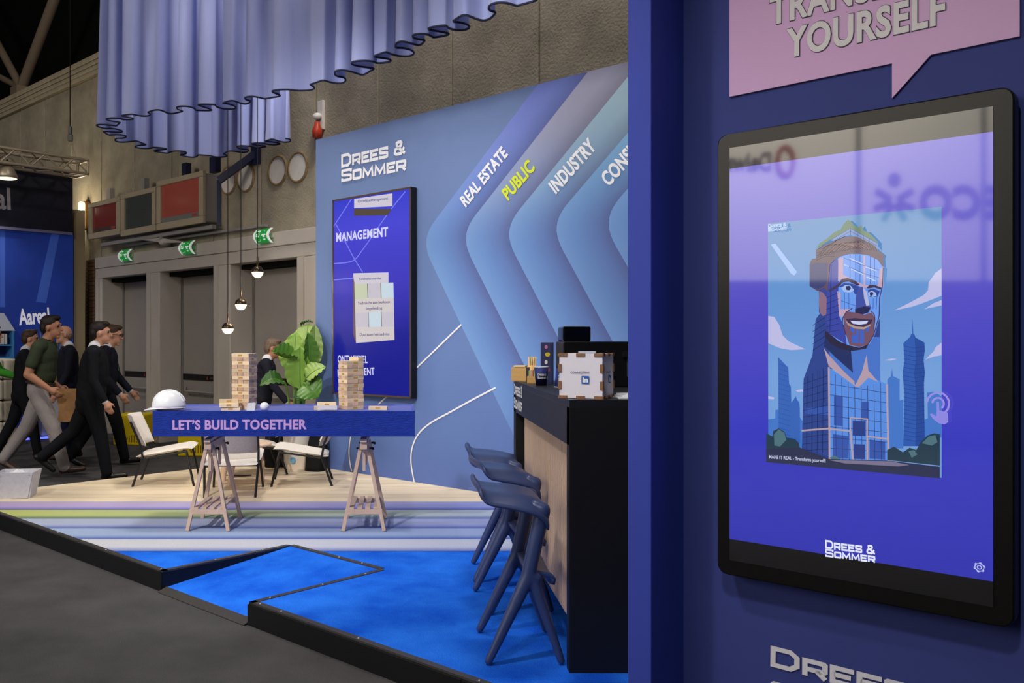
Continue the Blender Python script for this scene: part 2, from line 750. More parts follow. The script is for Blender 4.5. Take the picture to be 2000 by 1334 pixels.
M_doorgrey = mat('door_grey', (150, 143, 138), 0.55, 0.35, noise=0.04, nscale=2)
M_frame = mat('door_frame_paint', (182, 174, 165), 0.6, 0.3, noise=0.05, nscale=1.5)
M_dark = mat('dark_gap', (22, 21, 20), 0.9, 0.1)
M_steel = mat('brushed_steel', (160, 158, 152), 0.35, 0.5, metal=0.9)
M_darkblue = mat('dark_blue_steel', (28, 32, 66), 0.45, 0.4)
M_ceiling = mat('hall_roof', (14, 13, 12), 0.95, 0.1)


def WX(x, p):                            # X of a pixel column on the wall X + Y = p
    r = (x - CX) / F
    return r * p / (1 + r)


def pwall(mb, p, X0, X1, z0, z1, depth=0.1, mi=0):
    """slab of a wall on X + Y = p, its front on that plane"""
    a, b = Vector((X0, p - X0, 0)), Vector((X1, p - X1, 0))
    pts = [Vector((a.x, a.y, z0)), Vector((b.x, b.y, z0)), Vector((b.x, b.y, z1)), Vector((a.x, a.y, z1))]
    return mb.prism(pts, -NP * depth, mi)


# hall floor and ceiling
o = MB().prism([(-30, -12, 0), (14, -12, 0), (14, 32, 0), (-30, 32, 0)], (0, 0, -0.1)).build('floor', M_carpet_hall, keep=True)
tag(o, 'dark grey fitted carpet of the exhibition hall', 'floor', kind='structure')
o = MB().prism([(-30, -12, 11), (14, -12, 11), (14, 32, 11), (-30, 32, 11)], (0, 0, 0.2)).build('ceiling', M_ceiling, keep=True)
tag(o, 'black hall roof high above the stands', 'ceiling', kind='structure')

# concrete hall wall: panels with open joints
PC = 9.42
wall = empty('wall_back', (-3, PC + 3, 0))
tag(wall, 'bare concrete hall wall of tall panels behind the stands', 'wall', kind='structure')
SP = 0.757
xs0 = -1.018
pwall(MB(), PC + 0.05, -12.0, 5.4, 2.64, 6.0, 0.2).build('joint_backing', M_groove, wall)
k = -14
while xs0 + (k + 1) * SP < 5.4:
    X0, X1 = xs0 + k * SP, xs0 + (k + 1) * SP
    low = 2.62 if X1 < -0.55 and X0 > -5.35 else 0.0
    pwall(MB(), PC, X0 + 0.007, X1 - 0.007, low, 5.72, 0.16).build('concrete_panel', M_concrete, wall, bevel=0.004)
    k += 1
band = MB()
pwall(band, PC - 0.10, -12.0, 5.4, 5.72, 6.05, 0.4)
for zz in (5.79, 5.87, 5.95):
    pwall(band, PC - 0.125, -12.0, 5.4, zz, zz + 0.035, 0.1)
band.build('top_beam', M_concrete2, wall)

gab = MB()
pwall(gab, PC + 1.6, -22.0, 6.0, 5.5, 11.0, 0.2)
gab.build('upper_gable', M_ceiling, wall)
# roof trusses in the dark above the wall
def gpt(x, y):
    return WP(x, y, PC + 0.6)


roof = empty('roof_strut', (-5.8, 15.6, 6.0), 'pale tubular roof struts meeting above the concrete wall at upper left', 'roof strut')
node = WP(42, 172, PC + 0.3)
for (xx, yy), rr in (((128, -60), 0.095), ((-40, 20), 0.075), ((-40, 130), 0.06)):
    e = WP(xx, yy, PC + 0.3)
    e = node + (e - node) * 1.6
    MB().tube([node, e], rr, 12).build('strut_tube', mat('roof_tube', (120, 104, 88), 0.6, 0.3), roof)
MB().box(node - Vector((0, 0, 0.12)), (0.3, 0.3, 0.26), rz=PI / 4).build('node_plate', mat('roof_tube'), roof)
hang = WP(137, 262, PC - 0.6)
rp = empty('rigging_cable', hang, 'thin rigging cable with a hook hanging above the lighting truss', 'cable')
MB().tube([hang + Vector((0, 0, 0.12)), hang + Vector((0, 0, 5.5))], 0.008, 6).build('cable', M_dark, rp)
MB().box(hang + Vector((0, 0, 0.06)), (0.05, 0.05, 0.12)).box(hang + Vector((0, 0, -0.06)), (0.07, 0.05, 0.1)).build('hook', M_blackmetal, rp)
MB().tube([hang + Vector((0, 0, -0.08)), hang + Vector((-0.12, 0, -0.42))], 0.006, 6).tube(
    [hang + Vector((0, 0, -0.08)), hang + Vector((0.12, 0, -0.45))], 0.006, 6).build('sling', mat('sling', (150, 135, 110), 0.8), rp)

# round filled holes in the concrete
M_disc = mat('hole_cover', (214, 208, 202), 0.85, 0.2, noise=0.05, nscale=9)
M_rim = mat('hole_rim', (132, 112, 82), 0.9, 0.2, noise=0.25, nscale=40)
for (hx, hy), lab in zip(((446.5, 353), (480.5, 347), (543, 333), (582.5, 326.5)),
                         ('first from left, half behind a cable', 'second from left', 'third from left', 'rightmost, nearest the blue wall')):
    c = WP(hx, hy, PC - 0.004)
    e = empty('round_hole_cover', c, 'round pale cover over a hole in the concrete, ' + lab, 'wall cover', 'round covers on the concrete wall')
    R = 0.165
    ring = MB()
    rows = []
    for (rr, dd) in ((R + 0.03, -0.004), (R + 0.02, 0.02), (R, 0.02), (R - 0.004, 0.0)):
        rows.append([c + UP_ * (rr * math.cos(a)) + ZV * (rr * math.sin(a)) + NP * dd for a in [2 * PI * i / 32 for i in range(33)]])
    ring.grid(rows).build('rim', M_rim, e)
    MB().prism([c + UP_ * (R * math.cos(a)) + ZV * (R * math.sin(a)) for a in [2 * PI * i / 32 for i in range(32)]], NP * 0.008).build('disc', M_disc, e)

# ------------------------------------------------------------------ doors
PF, PD = 9.21, 9.74
zt, zo = 2.765, 2.44
fr = empty('trim_1', (-3, PF + 3, 0))
tag(fr, 'pale grey steel portal around the three hall doors', 'door frame', kind='structure')
pwall(MB(), PF - 0.03, WX(186, PF), WX(640, PF), zt - 0.17, zt, 0.36).build('header_top', M_frame, fr, bevel=0.01)
pwall(MB(), PF, WX(186, PF), WX(640, PF), zo, zt - 0.17, 0.36).build('header', M_frame, fr, bevel=0.01)
jambs = ((186, 199), (285, 311), (416, 449), (579, 640))
for a, b in jambs:
    pwall(MB(), PF, WX(a, PF), WX(b, PF), 0, zo, 0.36).build('jamb', M_frame, fr, bevel=0.012)
    pwall(MB(), PF - 0.03, WX(a, PF) + 0.02, WX(a, PF) + 0.09, 0, zo, 0.03).build('jamb_ridge', M_frame, fr)
rd = MB()
pwall(rd, PF + 0.62, WX(170, PF), WX(660, PF), 0, 2.7, 0.05)
rd.build('dark_backing', M_dark, fr)
for n, (a, b) in enumerate(((199, 285), (311, 416), (449, 579))):
    X0, X1 = WX(a, PF) - 0.02, WX(b, PF) + 0.02
    d = empty('door_%d' % (n + 1), (X0, PD - X0, 0))
    tag(d, ('grey hall door nearest the left stand', 'grey middle hall door behind the white helmet', 'grey hall door behind the pendant lamps and plant')[n], 'door', kind='structure')
    lx0 = X0 + 0.30
    pwall(MB(), PD, lx0, X1 + 0.3, 0.012, zo - 0.06, 0.06).build('leaf', M_doorgrey, d, bevel=0.006)
    pwall(MB(), PD - 0.015, lx0, X1 + 0.3, 0.90, 0.985, 0.02).build('sign_strip', M_black, d)
    Xm = (lx0 + X1) / 2 + 0.1
    tri = MB()
    P0 = Vector((Xm, PD - 0.017 - Xm, 0.94))
    flat(tri, [P0 + UP_ * -0.03 + ZV * -0.022, P0 + UP_ * 0.03 + ZV * -0.022, P0 + ZV * 0.03], NP, 0.004)
    tri.build('warning_mark', mat('warning_red', (150, 46, 36), 0.5), d)
    t = MB()
    flat(t, [P0 + UP_ * 0.06 + ZV * -0.015, P0 + UP_ * 0.42 + ZV * -0.015, P0 + UP_ * 0.42 + ZV * 0.015, P0 + UP_ * 0.06 + ZV * 0.015], NP, 0.003)
    t.build('strip_print', mat('strip_print', (70, 66, 64), 0.6), d)
    pb = MB()
    A = Vector((lx0 + 0.05, PD - lx0 - 0.05, 0.80))
    B = A + UP_ * ((X1 - lx0) * S2)
    pb.tube([A, A + NP * 0.09 + UP_ * 0.12 + ZV * -0.06, B + NP * 0.09 + ZV * -0.06], 0.018, 8)
    pb.build('push_bar', M_doorgrey, d)
    pwall(MB(), PD - 0.01, lx0 - 0.09, lx0 - 0.02, 0, zo - 0.06, 0.05).build('hinge_stile', M_doorgrey, d)
    for zz in (0.4, 1.15, 1.75, 2.1):
        MB().box(Vector((lx0 - 0.1, PD - lx0 + 0.1, zz)) + NP * 0.03, (0.035, 0.035, 0.12), rz=PI / 4).build('hinge', M_steel, d)
    pwall(MB(), PD - 0.3, X0, X1, zo - 0.06, zo, 0.3).build('door_head', M_dark, d)

# exit signs, cushion-shaped
M_exit = mat('exit_green', (32, 150, 62), 0.5, emit=0.35)
M_exitw = mat('exit_white', (225, 232, 228), 0.5, emit=0.35)
for (ex, ey), lab in zip(((247.5, 499), (368, 484), (517, 461)),
                         ('above the door nearest the left stand', 'above the middle hall door', 'above the hall door by the blue wall')):
    c = WP(ex, ey, PF - 0.09)
    s = empty('exit_sign', c, 'curved green and white emergency exit sign ' + lab, 'exit sign', 'exit signs above the doors')
    hw, hh = 0.125, 0.085
    rows = []
    for j in range(7):
        z = hh * (j / 3 - 1)
        bul = 0.05 * (1 - (j / 3 - 1) ** 2)
        rows.append([c + UP_ * (hw * (i / 4 - 1)) + ZV * z + NP * bul for i in range(9)])
    MB().grid(rows, uv=False).build('sign_face', M_exit, s, solid=0.01)
    for sg in (-1, 1):
        arc = [(hh * 1.05 * (j / 3 - 1), 1 - (j / 3 - 1) ** 2) for j in range(7)]
        MB().prism([c + UP_ * (sg * hw) + ZV * z_ + NP * (0.064 * b_ + 0.006) for z_, b_ in arc] +
                   [c + UP_ * (sg * hw) + ZV * z_ + NP * (0.064 * b_ - 0.02) for z_, b_ in arc[::-1]], UP_ * (sg * 0.02)).build('end_cap', M_exitw, s)
    g = MB()

    def bulge(dx, dz):
        zz = dz / hh
        return c + UP_ * dx + ZV * dz + NP * (0.05 * (1 - zz * zz) + 0.009)
    for px, pts in ((0, [(-0.105, 0.066), (-0.03, 0.066), (-0.04, 0.03), (-0.075, 0.01), (-0.105, 0.01)]), (0, [(-0.108, -0.068), (-0.06, -0.068), (-0.05, 0.0), (-0.108, 0.004)]),
                    (0, [(-0.05, -0.066), (-0.028, -0.05), (-0.03, 0.02), (-0.05, 0.0)])):
        flat(g, [bulge(*q) for q in pts], NP)
    g.build('running_figure', M_exitw, s)
    g = MB()
    flat(g, [bulge(0.0, 0.0), bulge(0.048, 0.062), bulge(0.096, 0.0)], NP)
    flat(g, [bulge(0.03, -0.055), bulge(0.07, -0.055), bulge(0.07, 0.0), bulge(0.03, 0.0)], NP)
    g.build('arrow', M_exitw, s)
    MB().box(c - NP * 0.07, (0.26, 0.09, 0.05), ax=(UP_, -NP, ZV)).build('mount', M_frame, s)

# monitors hung on the concrete wall
M_tvframe = mat('monitor_housing', (178, 164, 138), 0.55, 0.35, noise=0.05, nscale=3)
M_tvside = mat('monitor_side', (150, 146, 142), 0.5, 0.4)
tvs = ((172, 233, (78, 28, 26), 'dark red screen, leftmost'), (235, 303, (40, 42, 38), 'almost black screen, middle one'), (305, 396, (108, 46, 36), 'brick red screen, largest, right'))
PM = PC - 0.42
for n, (a, b, colr, lab) in enumerate(tvs):
    Xa, Xb = WX(a, PM), WX(b, PM)
    z0, z1 = 3.0 - 0.02 * (2 - n) * 0 + (0.04, 0.0, 0.0)[n], (3.60, 3.62, 3.68)[n]
    e = empty('hanging_monitor', (Xb, PM - Xb, z0), 'beige cased monitor with ' + lab + ' of the row on the concrete wall', 'monitor', 'monitors above the doors')
    c0 = Vector((Xa, PM - Xa, 0))
    W = (Xb - Xa) * S2
    out = MB()
    H = z1 - z0
    bw, bh = 0.105, 0.09
    O = c0 + ZV * z0
    def pt(u, v, d=0.0):
        return O + UP_ * u + ZV * v + NP * d
    # frame as four bars
    for (u0, u1, v0, v1) in ((0, W, 0, bh), (0, W, H - bh * 0.8, H), (0, bw, bh, H - bh * 0.8), (W - bw, W, bh, H - bh * 0.8)):
        out.prism([pt(u0, v0), pt(u1, v0), pt(u1, v1), pt(u0, v1)], NP * -0.05)
    out.build('front_frame', M_tvframe, e, bevel=0.008)
    MB().prism([pt(0.02, 0.02, -0.05), pt(W - 0.01, 0.02, -0.05), pt(W - 0.01, H - 0.02, -0.05), pt(0.02, H - 0.02, -0.05)], NP * -0.22).build('rear_case', M_tvside, e, bevel=0.03)
    q = MB()
    q.prism([pt(bw, bh, -0.03), pt(W - bw, bh, -0.03), pt(W - bw, H - bh * 0.8, -0.03), pt(bw, H - bh * 0.8, -0.03)], NP * -0.02)
    sc = q.build('screen', screen_mat('tv_%d' % n, colr, 0.75, 0.2, 0.4), e)
    if n != 1:
        q = MB()
        flat(q, [pt(bw, bh, -0.029), pt(W - bw, bh, -0.029), pt(W - bw, bh + 0.07, -0.029), pt(bw, bh + 0.07, -0.029)], NP)
        q.build('ticker_bar', screen_mat('tv_ticker%d' % n, (74, 74, 70) if n else (52, 40, 36), 0.7, 0.2, 0.4), sc)
        q = MB()
        flat(q, [pt(W - bw - 0.2, bh + 0.02, -0.028), pt(W - bw - 0.08, bh + 0.02, -0.028), pt(W - bw - 0.08, bh + 0.055, -0.028), pt(W - bw - 0.2, bh + 0.055, -0.028)], NP)
        q.build('ticker_mark', screen_mat('tv_mark', (110, 40, 34), 0.7, 0.2, 0.4), sc)
    MB().box(pt(W * 0.5, H + 0.09, -0.12), (0.11, 0.08, 0.2), ax=(UP_, -NP, ZV)).build('ceiling_bracket', (M_frame, M_tvside, M_darkblue)[n], e)
MB().box(WP(300, 462, PC - 0.25) + Vector((0, 0, 0)), (3.1, 0.06, 0.05), ax=(UP_, -NP, ZV)).build('monitor_rail', M_tvside)
tag(bpy.data.objects['monitor_rail'], 'long grey rail under the row of hanging monitors', 'rail')
arm = empty('steel_arm', WP(432, 372, PC - 0.03), 'dark blue steel bracket arm fixed to the concrete beside the monitors', 'bracket')
A, B = WP(428, 352, PC - 0.45), WP(500, 300, PC - 0.03)
MB().bar(A, B, 0.06, 0.09).build('arm', M_darkblue, arm)
MB().box(WP(500, 298, PC - 0.03), (0.14, 0.06, 0.3), ax=(UP_, -NP, ZV)).build('wall_plate', M_darkblue, arm)
MB().box(WP(420, 322, PC - 0.4), (0.14, 0.08, 0.2), ax=(UP_, -NP, ZV)).build('head_plate', M_darkblue, arm)
MB().bar(A, A - Vector((0, 0, 0.58)), 0.04, 0.05, up=(1, 0, 0)).build('post', M_darkblue, arm)
# cable tray and a ceiling-fan shaped fitting above the doors
MB().bar(WP(248, 480, PC - 0.1), WP(520, 440, PC - 0.1), 0.05, 0.03).build('cable_tray', M_tvside)
tag(bpy.data.objects['cable_tray'], 'thin grey cable tray running above the door portal', 'cable tray')
fit = empty('antenna_fitting', WP(322, 470, PC - 0.2), 'pale flat winged antenna above the middle exit sign', 'antenna')
MB().prism([WP(282, 469, PC - 0.2), WP(318, 465, PC - 0.2), WP(350, 470, PC - 0.2), WP(372, 474, PC - 0.2), WP(330, 475, PC - 0.2)], NP * 0.06).build('wing', M_frame, fit)
c = WP(322, 472, PC - 0.2)
MB().lathe([(0.0, -0.06), (0.06, -0.05), (0.1, 0.0), (0.0, 0.02)], c, 16).build('dome', M_frame, fit)
MB().box(c + ZV * 0.06 - NP * 0.08, (0.06, 0.3, 0.06), ax=(UP_, -NP, ZV)).build('stalk', M_tvside, fit)
# small alarm and red item on the wall above the blue wall's end
al = empty('fire_alarm', WP(629, 240, PC), 'small white fire alarm with red sounder on the concrete above the blue wall', 'alarm')
MB().box(WP(630, 226, PC) + NP * 0.02, (0.1, 0.04, 0.34), ax=(UP_, -NP, ZV)).build('back_box', M_disc, al, bevel=0.008)
MB().lathe([(0.0, 0.0), (0.05, 0.01), (0.055, 0.05), (0.03, 0.075), (0.0, 0.08)], WP(629, 236, PC) + NP * 0.07, 14).build('white_beacon', mat('beacon', (235, 230, 225), 0.4), al)
MB().lathe([(0.0, 0.0), (0.055, 0.0), (0.06, 0.09), (0.035, 0.14), (0.03, 0.18), (0.0, 0.19)], WP(630, 271, PC) + NP * 0.08, 14).build('red_sounder', mat('alarm_red', (190, 62, 40), 0.4), al)

# ------------------------------------------------------------------ booth platform
PFR, QL, PB, QR = 3.78, -11.51, 8.60, 1.0          # front edge, left edge, back wall, right end
NQ0, NQ1, NPB = -6.56, -5.35, 5.09                 # notch with the entrance ramp


def xy(p, q):
    return ((p + q) / 2, (p - q) / 2)


def region(p0, p1, q0, q1):
    return [xy(p0, q0), xy(p1, q0), xy(p1, q1), xy(p0, q1)]


PARTS = [region(PFR, PB, QL, NQ0), region(PFR, PB, NQ1, QR), region(NPB, PB, NQ0, NQ1)]
plat = empty('platform', (-1.5, 6.5, 0))
tag(plat, 'raised stand floor with black edge, oak boards, striped and blue carpet', 'platform', kind='structure')
b = MB()
for poly in PARTS:
    b.prism([(x, y, 0.0) for x, y in poly], (0, 0, PZ - 0.006))
b.build('black_base', M_black, plat)

TW = 0.035                                          # width of the edge trim


def band_piece(name, y0, y1, m, ustart=-4.2, ulen=6.0):
    mb = MB()
    for poly in PARTS:
        pl = clip(poly, 0, 1, y0)
        if len(pl) > 2:
            pl = clip(pl, 0, -1, -y1)
        if len(pl) < 3:
            continue
        pl = clip(pl, 1, 1, PFR + TW * S2)
        if len(pl) < 3:
            continue
        n = len(pl)
        top = [(x, y, PZ) for x, y in pl]
        uv = [((x - ustart) / ulen, (y - y0) / (y1 - y0)) for x, y in pl]
        a = sum(pl[i][0] * pl[(i + 1) % n][1] - pl[(i + 1) % n][0] * pl[i][1] for i in range(n))
        if a < 0:
            top, uv = top[::-1], uv[::-1]
        mb.add(top, [tuple(range(n))], 0, [uv])
    return mb.build(name, m, plat)


STR = [  # colour far-left, middle, right, fading into painted bluish light spill; then the same as it deepens towards the viewer (printed fold)
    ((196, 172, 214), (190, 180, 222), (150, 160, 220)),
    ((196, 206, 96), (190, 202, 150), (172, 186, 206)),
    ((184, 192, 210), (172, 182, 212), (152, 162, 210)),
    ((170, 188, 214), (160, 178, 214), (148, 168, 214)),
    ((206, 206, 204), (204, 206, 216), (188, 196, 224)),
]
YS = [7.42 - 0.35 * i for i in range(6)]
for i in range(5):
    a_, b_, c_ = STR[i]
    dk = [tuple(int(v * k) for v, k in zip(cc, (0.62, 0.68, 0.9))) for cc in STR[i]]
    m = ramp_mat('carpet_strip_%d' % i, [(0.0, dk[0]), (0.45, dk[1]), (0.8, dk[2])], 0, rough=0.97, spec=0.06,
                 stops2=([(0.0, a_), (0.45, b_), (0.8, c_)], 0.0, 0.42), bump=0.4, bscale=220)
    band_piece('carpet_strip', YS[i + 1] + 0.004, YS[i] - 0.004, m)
band_piece('blue_carpet', 0.5, YS[5] - 0.004, M_bluecarpet)
# oak boards run across the stand
M_oak = [mat('oak_board_%d' % i, c, 0.55, 0.35, noise=0.10, nscale=3.0, stretch=(1, 14, 1)) for i, c in
         enumerate(((238, 220, 190), (230, 210, 180), (242, 226, 198)))]
yy = YS[0]
i = 0
while yy < 10.1:
    band_piece('oak_board', yy + 0.0015, yy + 0.19 - 0.0015, M_oak[(i * 7 + i // 2) % 3])
    yy += 0.19
    i += 1
# metal edge trims
def edge(p0, q0, p1, q1, name='edge_trim', w=TW, inward=(1, 0)):
    a, c = xy(p0, q0), xy(p1, q1)
    ip, iq = inward
    d = Vector((*xy(ip, iq), 0)).normalized() * w
    MB().prism([(a[0], a[1], PZ - 0.008), (c[0], c[1], PZ - 0.008), (c[0] + d.x, c[1] + d.y, PZ - 0.008), (a[0] + d.x, a[1] + d.y, PZ - 0.008)],
               (0, 0, 0.011)).build(name, M_darktrim, plat)


edge(PFR, QL, PFR, NQ0)
edge(PFR, NQ1, PFR, QR)
edge(PFR, NQ0, NPB, NQ0, inward=(0, -1))
edge(PFR, NQ1, NPB, NQ1, inward=(0, 1))
edge(NPB, NQ0, NPB, NQ1)
# screws along the trims
M_screw = mat('screw_head', (170, 168, 165), 0.3, 0.6, metal=0.8)
scr = [(PFR + 0.025, q) for q in (-6.63, -5.25, -5.0, -4.2, -3.2, -7.6, -8.6)] + [(p, NQ0 - 0.025) for p in (4.3, 4.8)] + \
      [(p, NQ1 + 0.025) for p in (3.95, 4.45, 4.9)] + [(NPB + 0.025, q) for q in (-6.3, -5.9, -5.6)]
first = None
for p_, q_ in scr:
    x_, y_ = xy(p_, q_)
    if first is None:
        first = MB().lathe([(0, 0.004), (0.005, 0.003), (0.007, 0.0)], (0, 0, 0), 8).build('screw', M_screw, plat, world=False)
        s_ = first
    else:
        s_ = first.copy()
        COL.objects.link(s_)
        s_.parent = plat
    s_.location = Vector((x_, y_, PZ + 0.003)) - plat.location
# black fascia along the front edge, in lengths
for qa, qb in ((QL, -9.2), (-9.2, NQ0), (NQ1, -3.3), (-3.3, QR)):
    a, c = xy(PFR, qa + 0.003), xy(PFR, qb - 0.003)
    MB().prism([(a[0], a[1], 0.0), (c[0], c[1], 0.0), (c[0], c[1], PZ - 0.008), (a[0], a[1], PZ - 0.008)], NP * 0.012).build('fascia_board', M_black, plat)
# ramp in the notch
r = MB()
A, B, C, D = xy(PFR + 0.03, NQ0), xy(NPB, NQ0), xy(NPB, NQ1), xy(PFR + 0.03, NQ1)
r.add([(A[0], A[1], 0.02), (D[0], D[1], 0.02), (C[0], C[1], PZ - 0.004), (B[0], B[1], PZ - 0.004)], [(0, 1, 2, 3)])
r.add([(A[0], A[1], 0.0), (D[0], D[1], 0.0), (C[0], C[1], 0.0), (B[0], B[1], 0.0)], [(3, 2, 1, 0)])
r.build('ramp', M_bluecarpet, plat)
A, B = xy(PFR + 0.035, NQ0), xy(PFR + 0.035, NQ1)
A2, B2 = xy(PFR - 0.05, NQ0), xy(PFR - 0.05, NQ1)
MB().add([(A[0], A[1], 0.024), (B[0], B[1], 0.024), (B2[0], B2[1], 0.004), (A2[0], A2[1], 0.004)], [(3, 2, 1, 0)]).build('ramp_lip', M_darktrim, plat)

# ------------------------------------------------------------------ printed blue stand wall
PW = 8.58
WTOP = 3.60
WX0, WX1 = WX(617, PW), 4.6
bw_ = empty('wall_stand', (1, PW - 1, 0))
tag(bw_, 'blue printed stand wall with chevron bands and lettering', 'wall', kind='structure')
# base colour runs down the wall: greyer at the top, stronger blue below
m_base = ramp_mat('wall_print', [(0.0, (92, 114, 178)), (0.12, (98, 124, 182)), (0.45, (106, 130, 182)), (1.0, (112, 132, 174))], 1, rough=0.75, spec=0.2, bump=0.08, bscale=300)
q = MB()
a, c = Vector((WX0, PW - WX0, 0)), Vector((WX1, PW - WX1, 0))
q.prism([Vector((*a.xy, PZ)), Vector((*c.xy, PZ)), Vector((*c.xy, WTOP)), Vector((*a.xy, WTOP))], -NP * 0.09)
q.build('wall_body', mat('wall_edge', (70, 92, 150), 0.7), bw_)
q = MB()
flat(q, [Vector((*a.xy, PZ)), Vector((*c.xy, PZ)), Vector((*c.xy, WTOP)), Vector((*a.xy, WTOP))], NP, 0.002, uvs=[(0, 0), (1, 0), (1, 1), (0, 1)])
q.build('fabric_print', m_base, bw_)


def wpt(X, z, lift=0.0):
    return Vector((X, PW - X, z)) + NP * lift


def chev_edge(xa):
    """polyline of one chevron edge in (X, z); the corner is rounded; X is measured along the wall / sqrt 2"""
    za = 2.37
    su, sl = 0.875 * S2, -1.60 * S2           # slopes dz/dX
    top = (xa - 0.095 + (WTOP + 0.0 - za) / su, WTOP)
    ca = (xa + 0.095, za + 0.095 * 0 + 0.23)
    cb = (xa + 0.058, za - 0.22)
    top = (ca[0] + (WTOP - ca[1]) / su, WTOP)
    bot = (cb[0] + (PZ - cb[1]) / sl, PZ)
    pts = [top, (ca[0] + 0.15, ca[1] + 0.15 * su)]
    # bezier corner
    b0, b3 = ca, cb
    b1 = (ca[0] - 0.125, ca[1] - 0.125 * su * 0.95)
    b2 = (cb[0] - 0.09, cb[1] - 0.09 * sl * 0.95)
    for i in range(13):
        t = i / 12
        pts.append(tuple((1 - t) ** 3 * b0[j] + 3 * t * (1 - t) ** 2 * b1[j] + 3 * t * t * (1 - t) * b2[j] + t ** 3 * b3[j] for j in (0, 1)))
    pts.append((cb[0] + 0.2, cb[1] + 0.2 * sl))
    pts.append(bot)
    return pts


CH_TOP = [(122, 136, 208), (160, 160, 182), (150, 176, 190), (120, 166, 196), (120, 160, 210)]
for i in range(8):
    xa = 0.2303 + 0.3475 * i
    e0, e1 = chev_edge(xa), chev_edge(xa + 0.3475)
    tcol = CH_TOP[min(i, 4)]
    hi = (118, 156, 210)
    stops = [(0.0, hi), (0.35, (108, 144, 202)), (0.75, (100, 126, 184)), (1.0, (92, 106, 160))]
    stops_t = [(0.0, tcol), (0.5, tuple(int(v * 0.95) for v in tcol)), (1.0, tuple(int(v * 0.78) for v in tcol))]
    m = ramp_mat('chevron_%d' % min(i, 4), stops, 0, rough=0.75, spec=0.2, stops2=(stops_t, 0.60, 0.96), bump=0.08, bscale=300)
    # the lower arms sink into the wall colour
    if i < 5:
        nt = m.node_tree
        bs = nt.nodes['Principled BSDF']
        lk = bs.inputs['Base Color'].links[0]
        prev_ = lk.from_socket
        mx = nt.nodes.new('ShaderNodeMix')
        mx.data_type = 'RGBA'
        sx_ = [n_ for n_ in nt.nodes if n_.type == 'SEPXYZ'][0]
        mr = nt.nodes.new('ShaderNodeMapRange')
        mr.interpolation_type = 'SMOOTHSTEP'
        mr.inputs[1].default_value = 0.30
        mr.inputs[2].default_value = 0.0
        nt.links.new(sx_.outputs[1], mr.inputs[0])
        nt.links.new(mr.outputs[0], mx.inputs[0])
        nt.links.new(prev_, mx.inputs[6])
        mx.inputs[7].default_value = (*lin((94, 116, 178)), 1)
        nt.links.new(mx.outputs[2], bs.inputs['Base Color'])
    q = MB()
    NC = 6
    for k in range(len(e0) - 1):
        for j in range(NC):
            def lerp(s, t):
                A_, B_ = e0[k + (1 if t else 0)], e1[k + (1 if t else 0)]
                return (A_[0] + (B_[0] - A_[0]) * s, A_[1] + (B_[1] - A_[1]) * s)
            c4 = [lerp(j / NC, 0), lerp((j + 1) / NC, 0), lerp((j + 1) / NC, 1), lerp(j / NC, 1)]
            uv = [(j / NC, (c4[0][1] - PZ) / (WTOP - PZ)), ((j + 1) / NC, (c4[1][1] - PZ) / (WTOP - PZ)),
                  ((j + 1) / NC, (c4[2][1] - PZ) / (WTOP - PZ)), (j / NC, (c4[3][1] - PZ) / (WTOP - PZ))]
            flat(q, [wpt(*c_) for c_ in c4], NP, 0.003 + 0.0006 * i, uvs=uv)
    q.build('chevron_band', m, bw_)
# white line drawing on the wall
for pts in ([(808, 725), (902, 634)], [(740, 790), (775, 757)]):
    ribbon(MB(), [WP(*p_, PW) for p_ in pts], 0.016, NP, 0.008).build('white_line', M_white, bw_)
crv = smooth_path([WP(x_, y_, PW) for x_, y_ in ((969, 757), (925, 780), (880, 805), (842, 826), (818, 848), (806, 875), (804, 905), (810, 941))], 5)
ribbon(MB(), crv, 0.016, NP, 0.008).build('white_line', M_white, bw_)
crv = smooth_path([WP(x_, y_, PW) for x_, y_ in ((700, 820), (688, 845), (683, 875), (684, 900), (688, 921))], 5)
ribbon(MB(), crv, 0.016, NP, 0.008).build('white_line', M_white, bw_)
# lettering
lg = MB()
put_logo_line(lg, 'DREES &', WP(668, 328, PW), WP(794, 300, PW), NP, 0.135, 0.012)
put_logo_line(lg, 'SOMMER', WP(668, 356, PW), WP(795, 332, PW), NP, 0.125, 0.012)
lg.build('logo_lettering', M_white, bw_)
for s_, p0, p1, h_, mm in (('REAL ESTATE', (911, 405), (994, 302), 0.115, M_white), ('PUBLIC', (994, 392), (1047, 329), 0.12, mat('lime_print', (214, 226, 40), 0.6)),
                           ('INDUSTRY', (1087, 379), (1167, 288), 0.125, M_white), ('CONSULTING', (1190, 365), (1310, 232), 0.125, M_white)):
    put_text(MB(), s_, WP(*p0, PW), WP(*p1, PW), NP, h_, bold=0.036, lift=0.012, spacing=1.05).build('wall_lettering', mm, bw_)

# ------------------------------------------------------------------ front wall with the touch display
PS = 3.68
X_in = WX(1335, PS)
fw = empty('wall_right', (1.5, PS - 1.5, 0))
tag(fw, 'dark blue wall panel carrying the touch display', 'wall', kind='structure')
pwall(MB(), PS, X_in - 0.05, 3.4, 0.0, 4.3, 0.09).build('panel', M_navy, fw)
fin = empty('wall_fin', (0.7, 2.7, 0))
tag(fin, 'narrow bright blue upright fin at the end of the display wall', 'wall', kind='structure')
Cn = Vector((X_in, PS - X_in, 0))
fA = Cn + NP * 0.2
q = MB()
q.prism([Cn - NP * 0.09, fA, fA - UP_ * 0.078, Cn - NP * 0.09 - UP_ * 0.078], (0, 0, 4.3))
q.build('fin_panel', M_fin, fin, bevel=0.002)

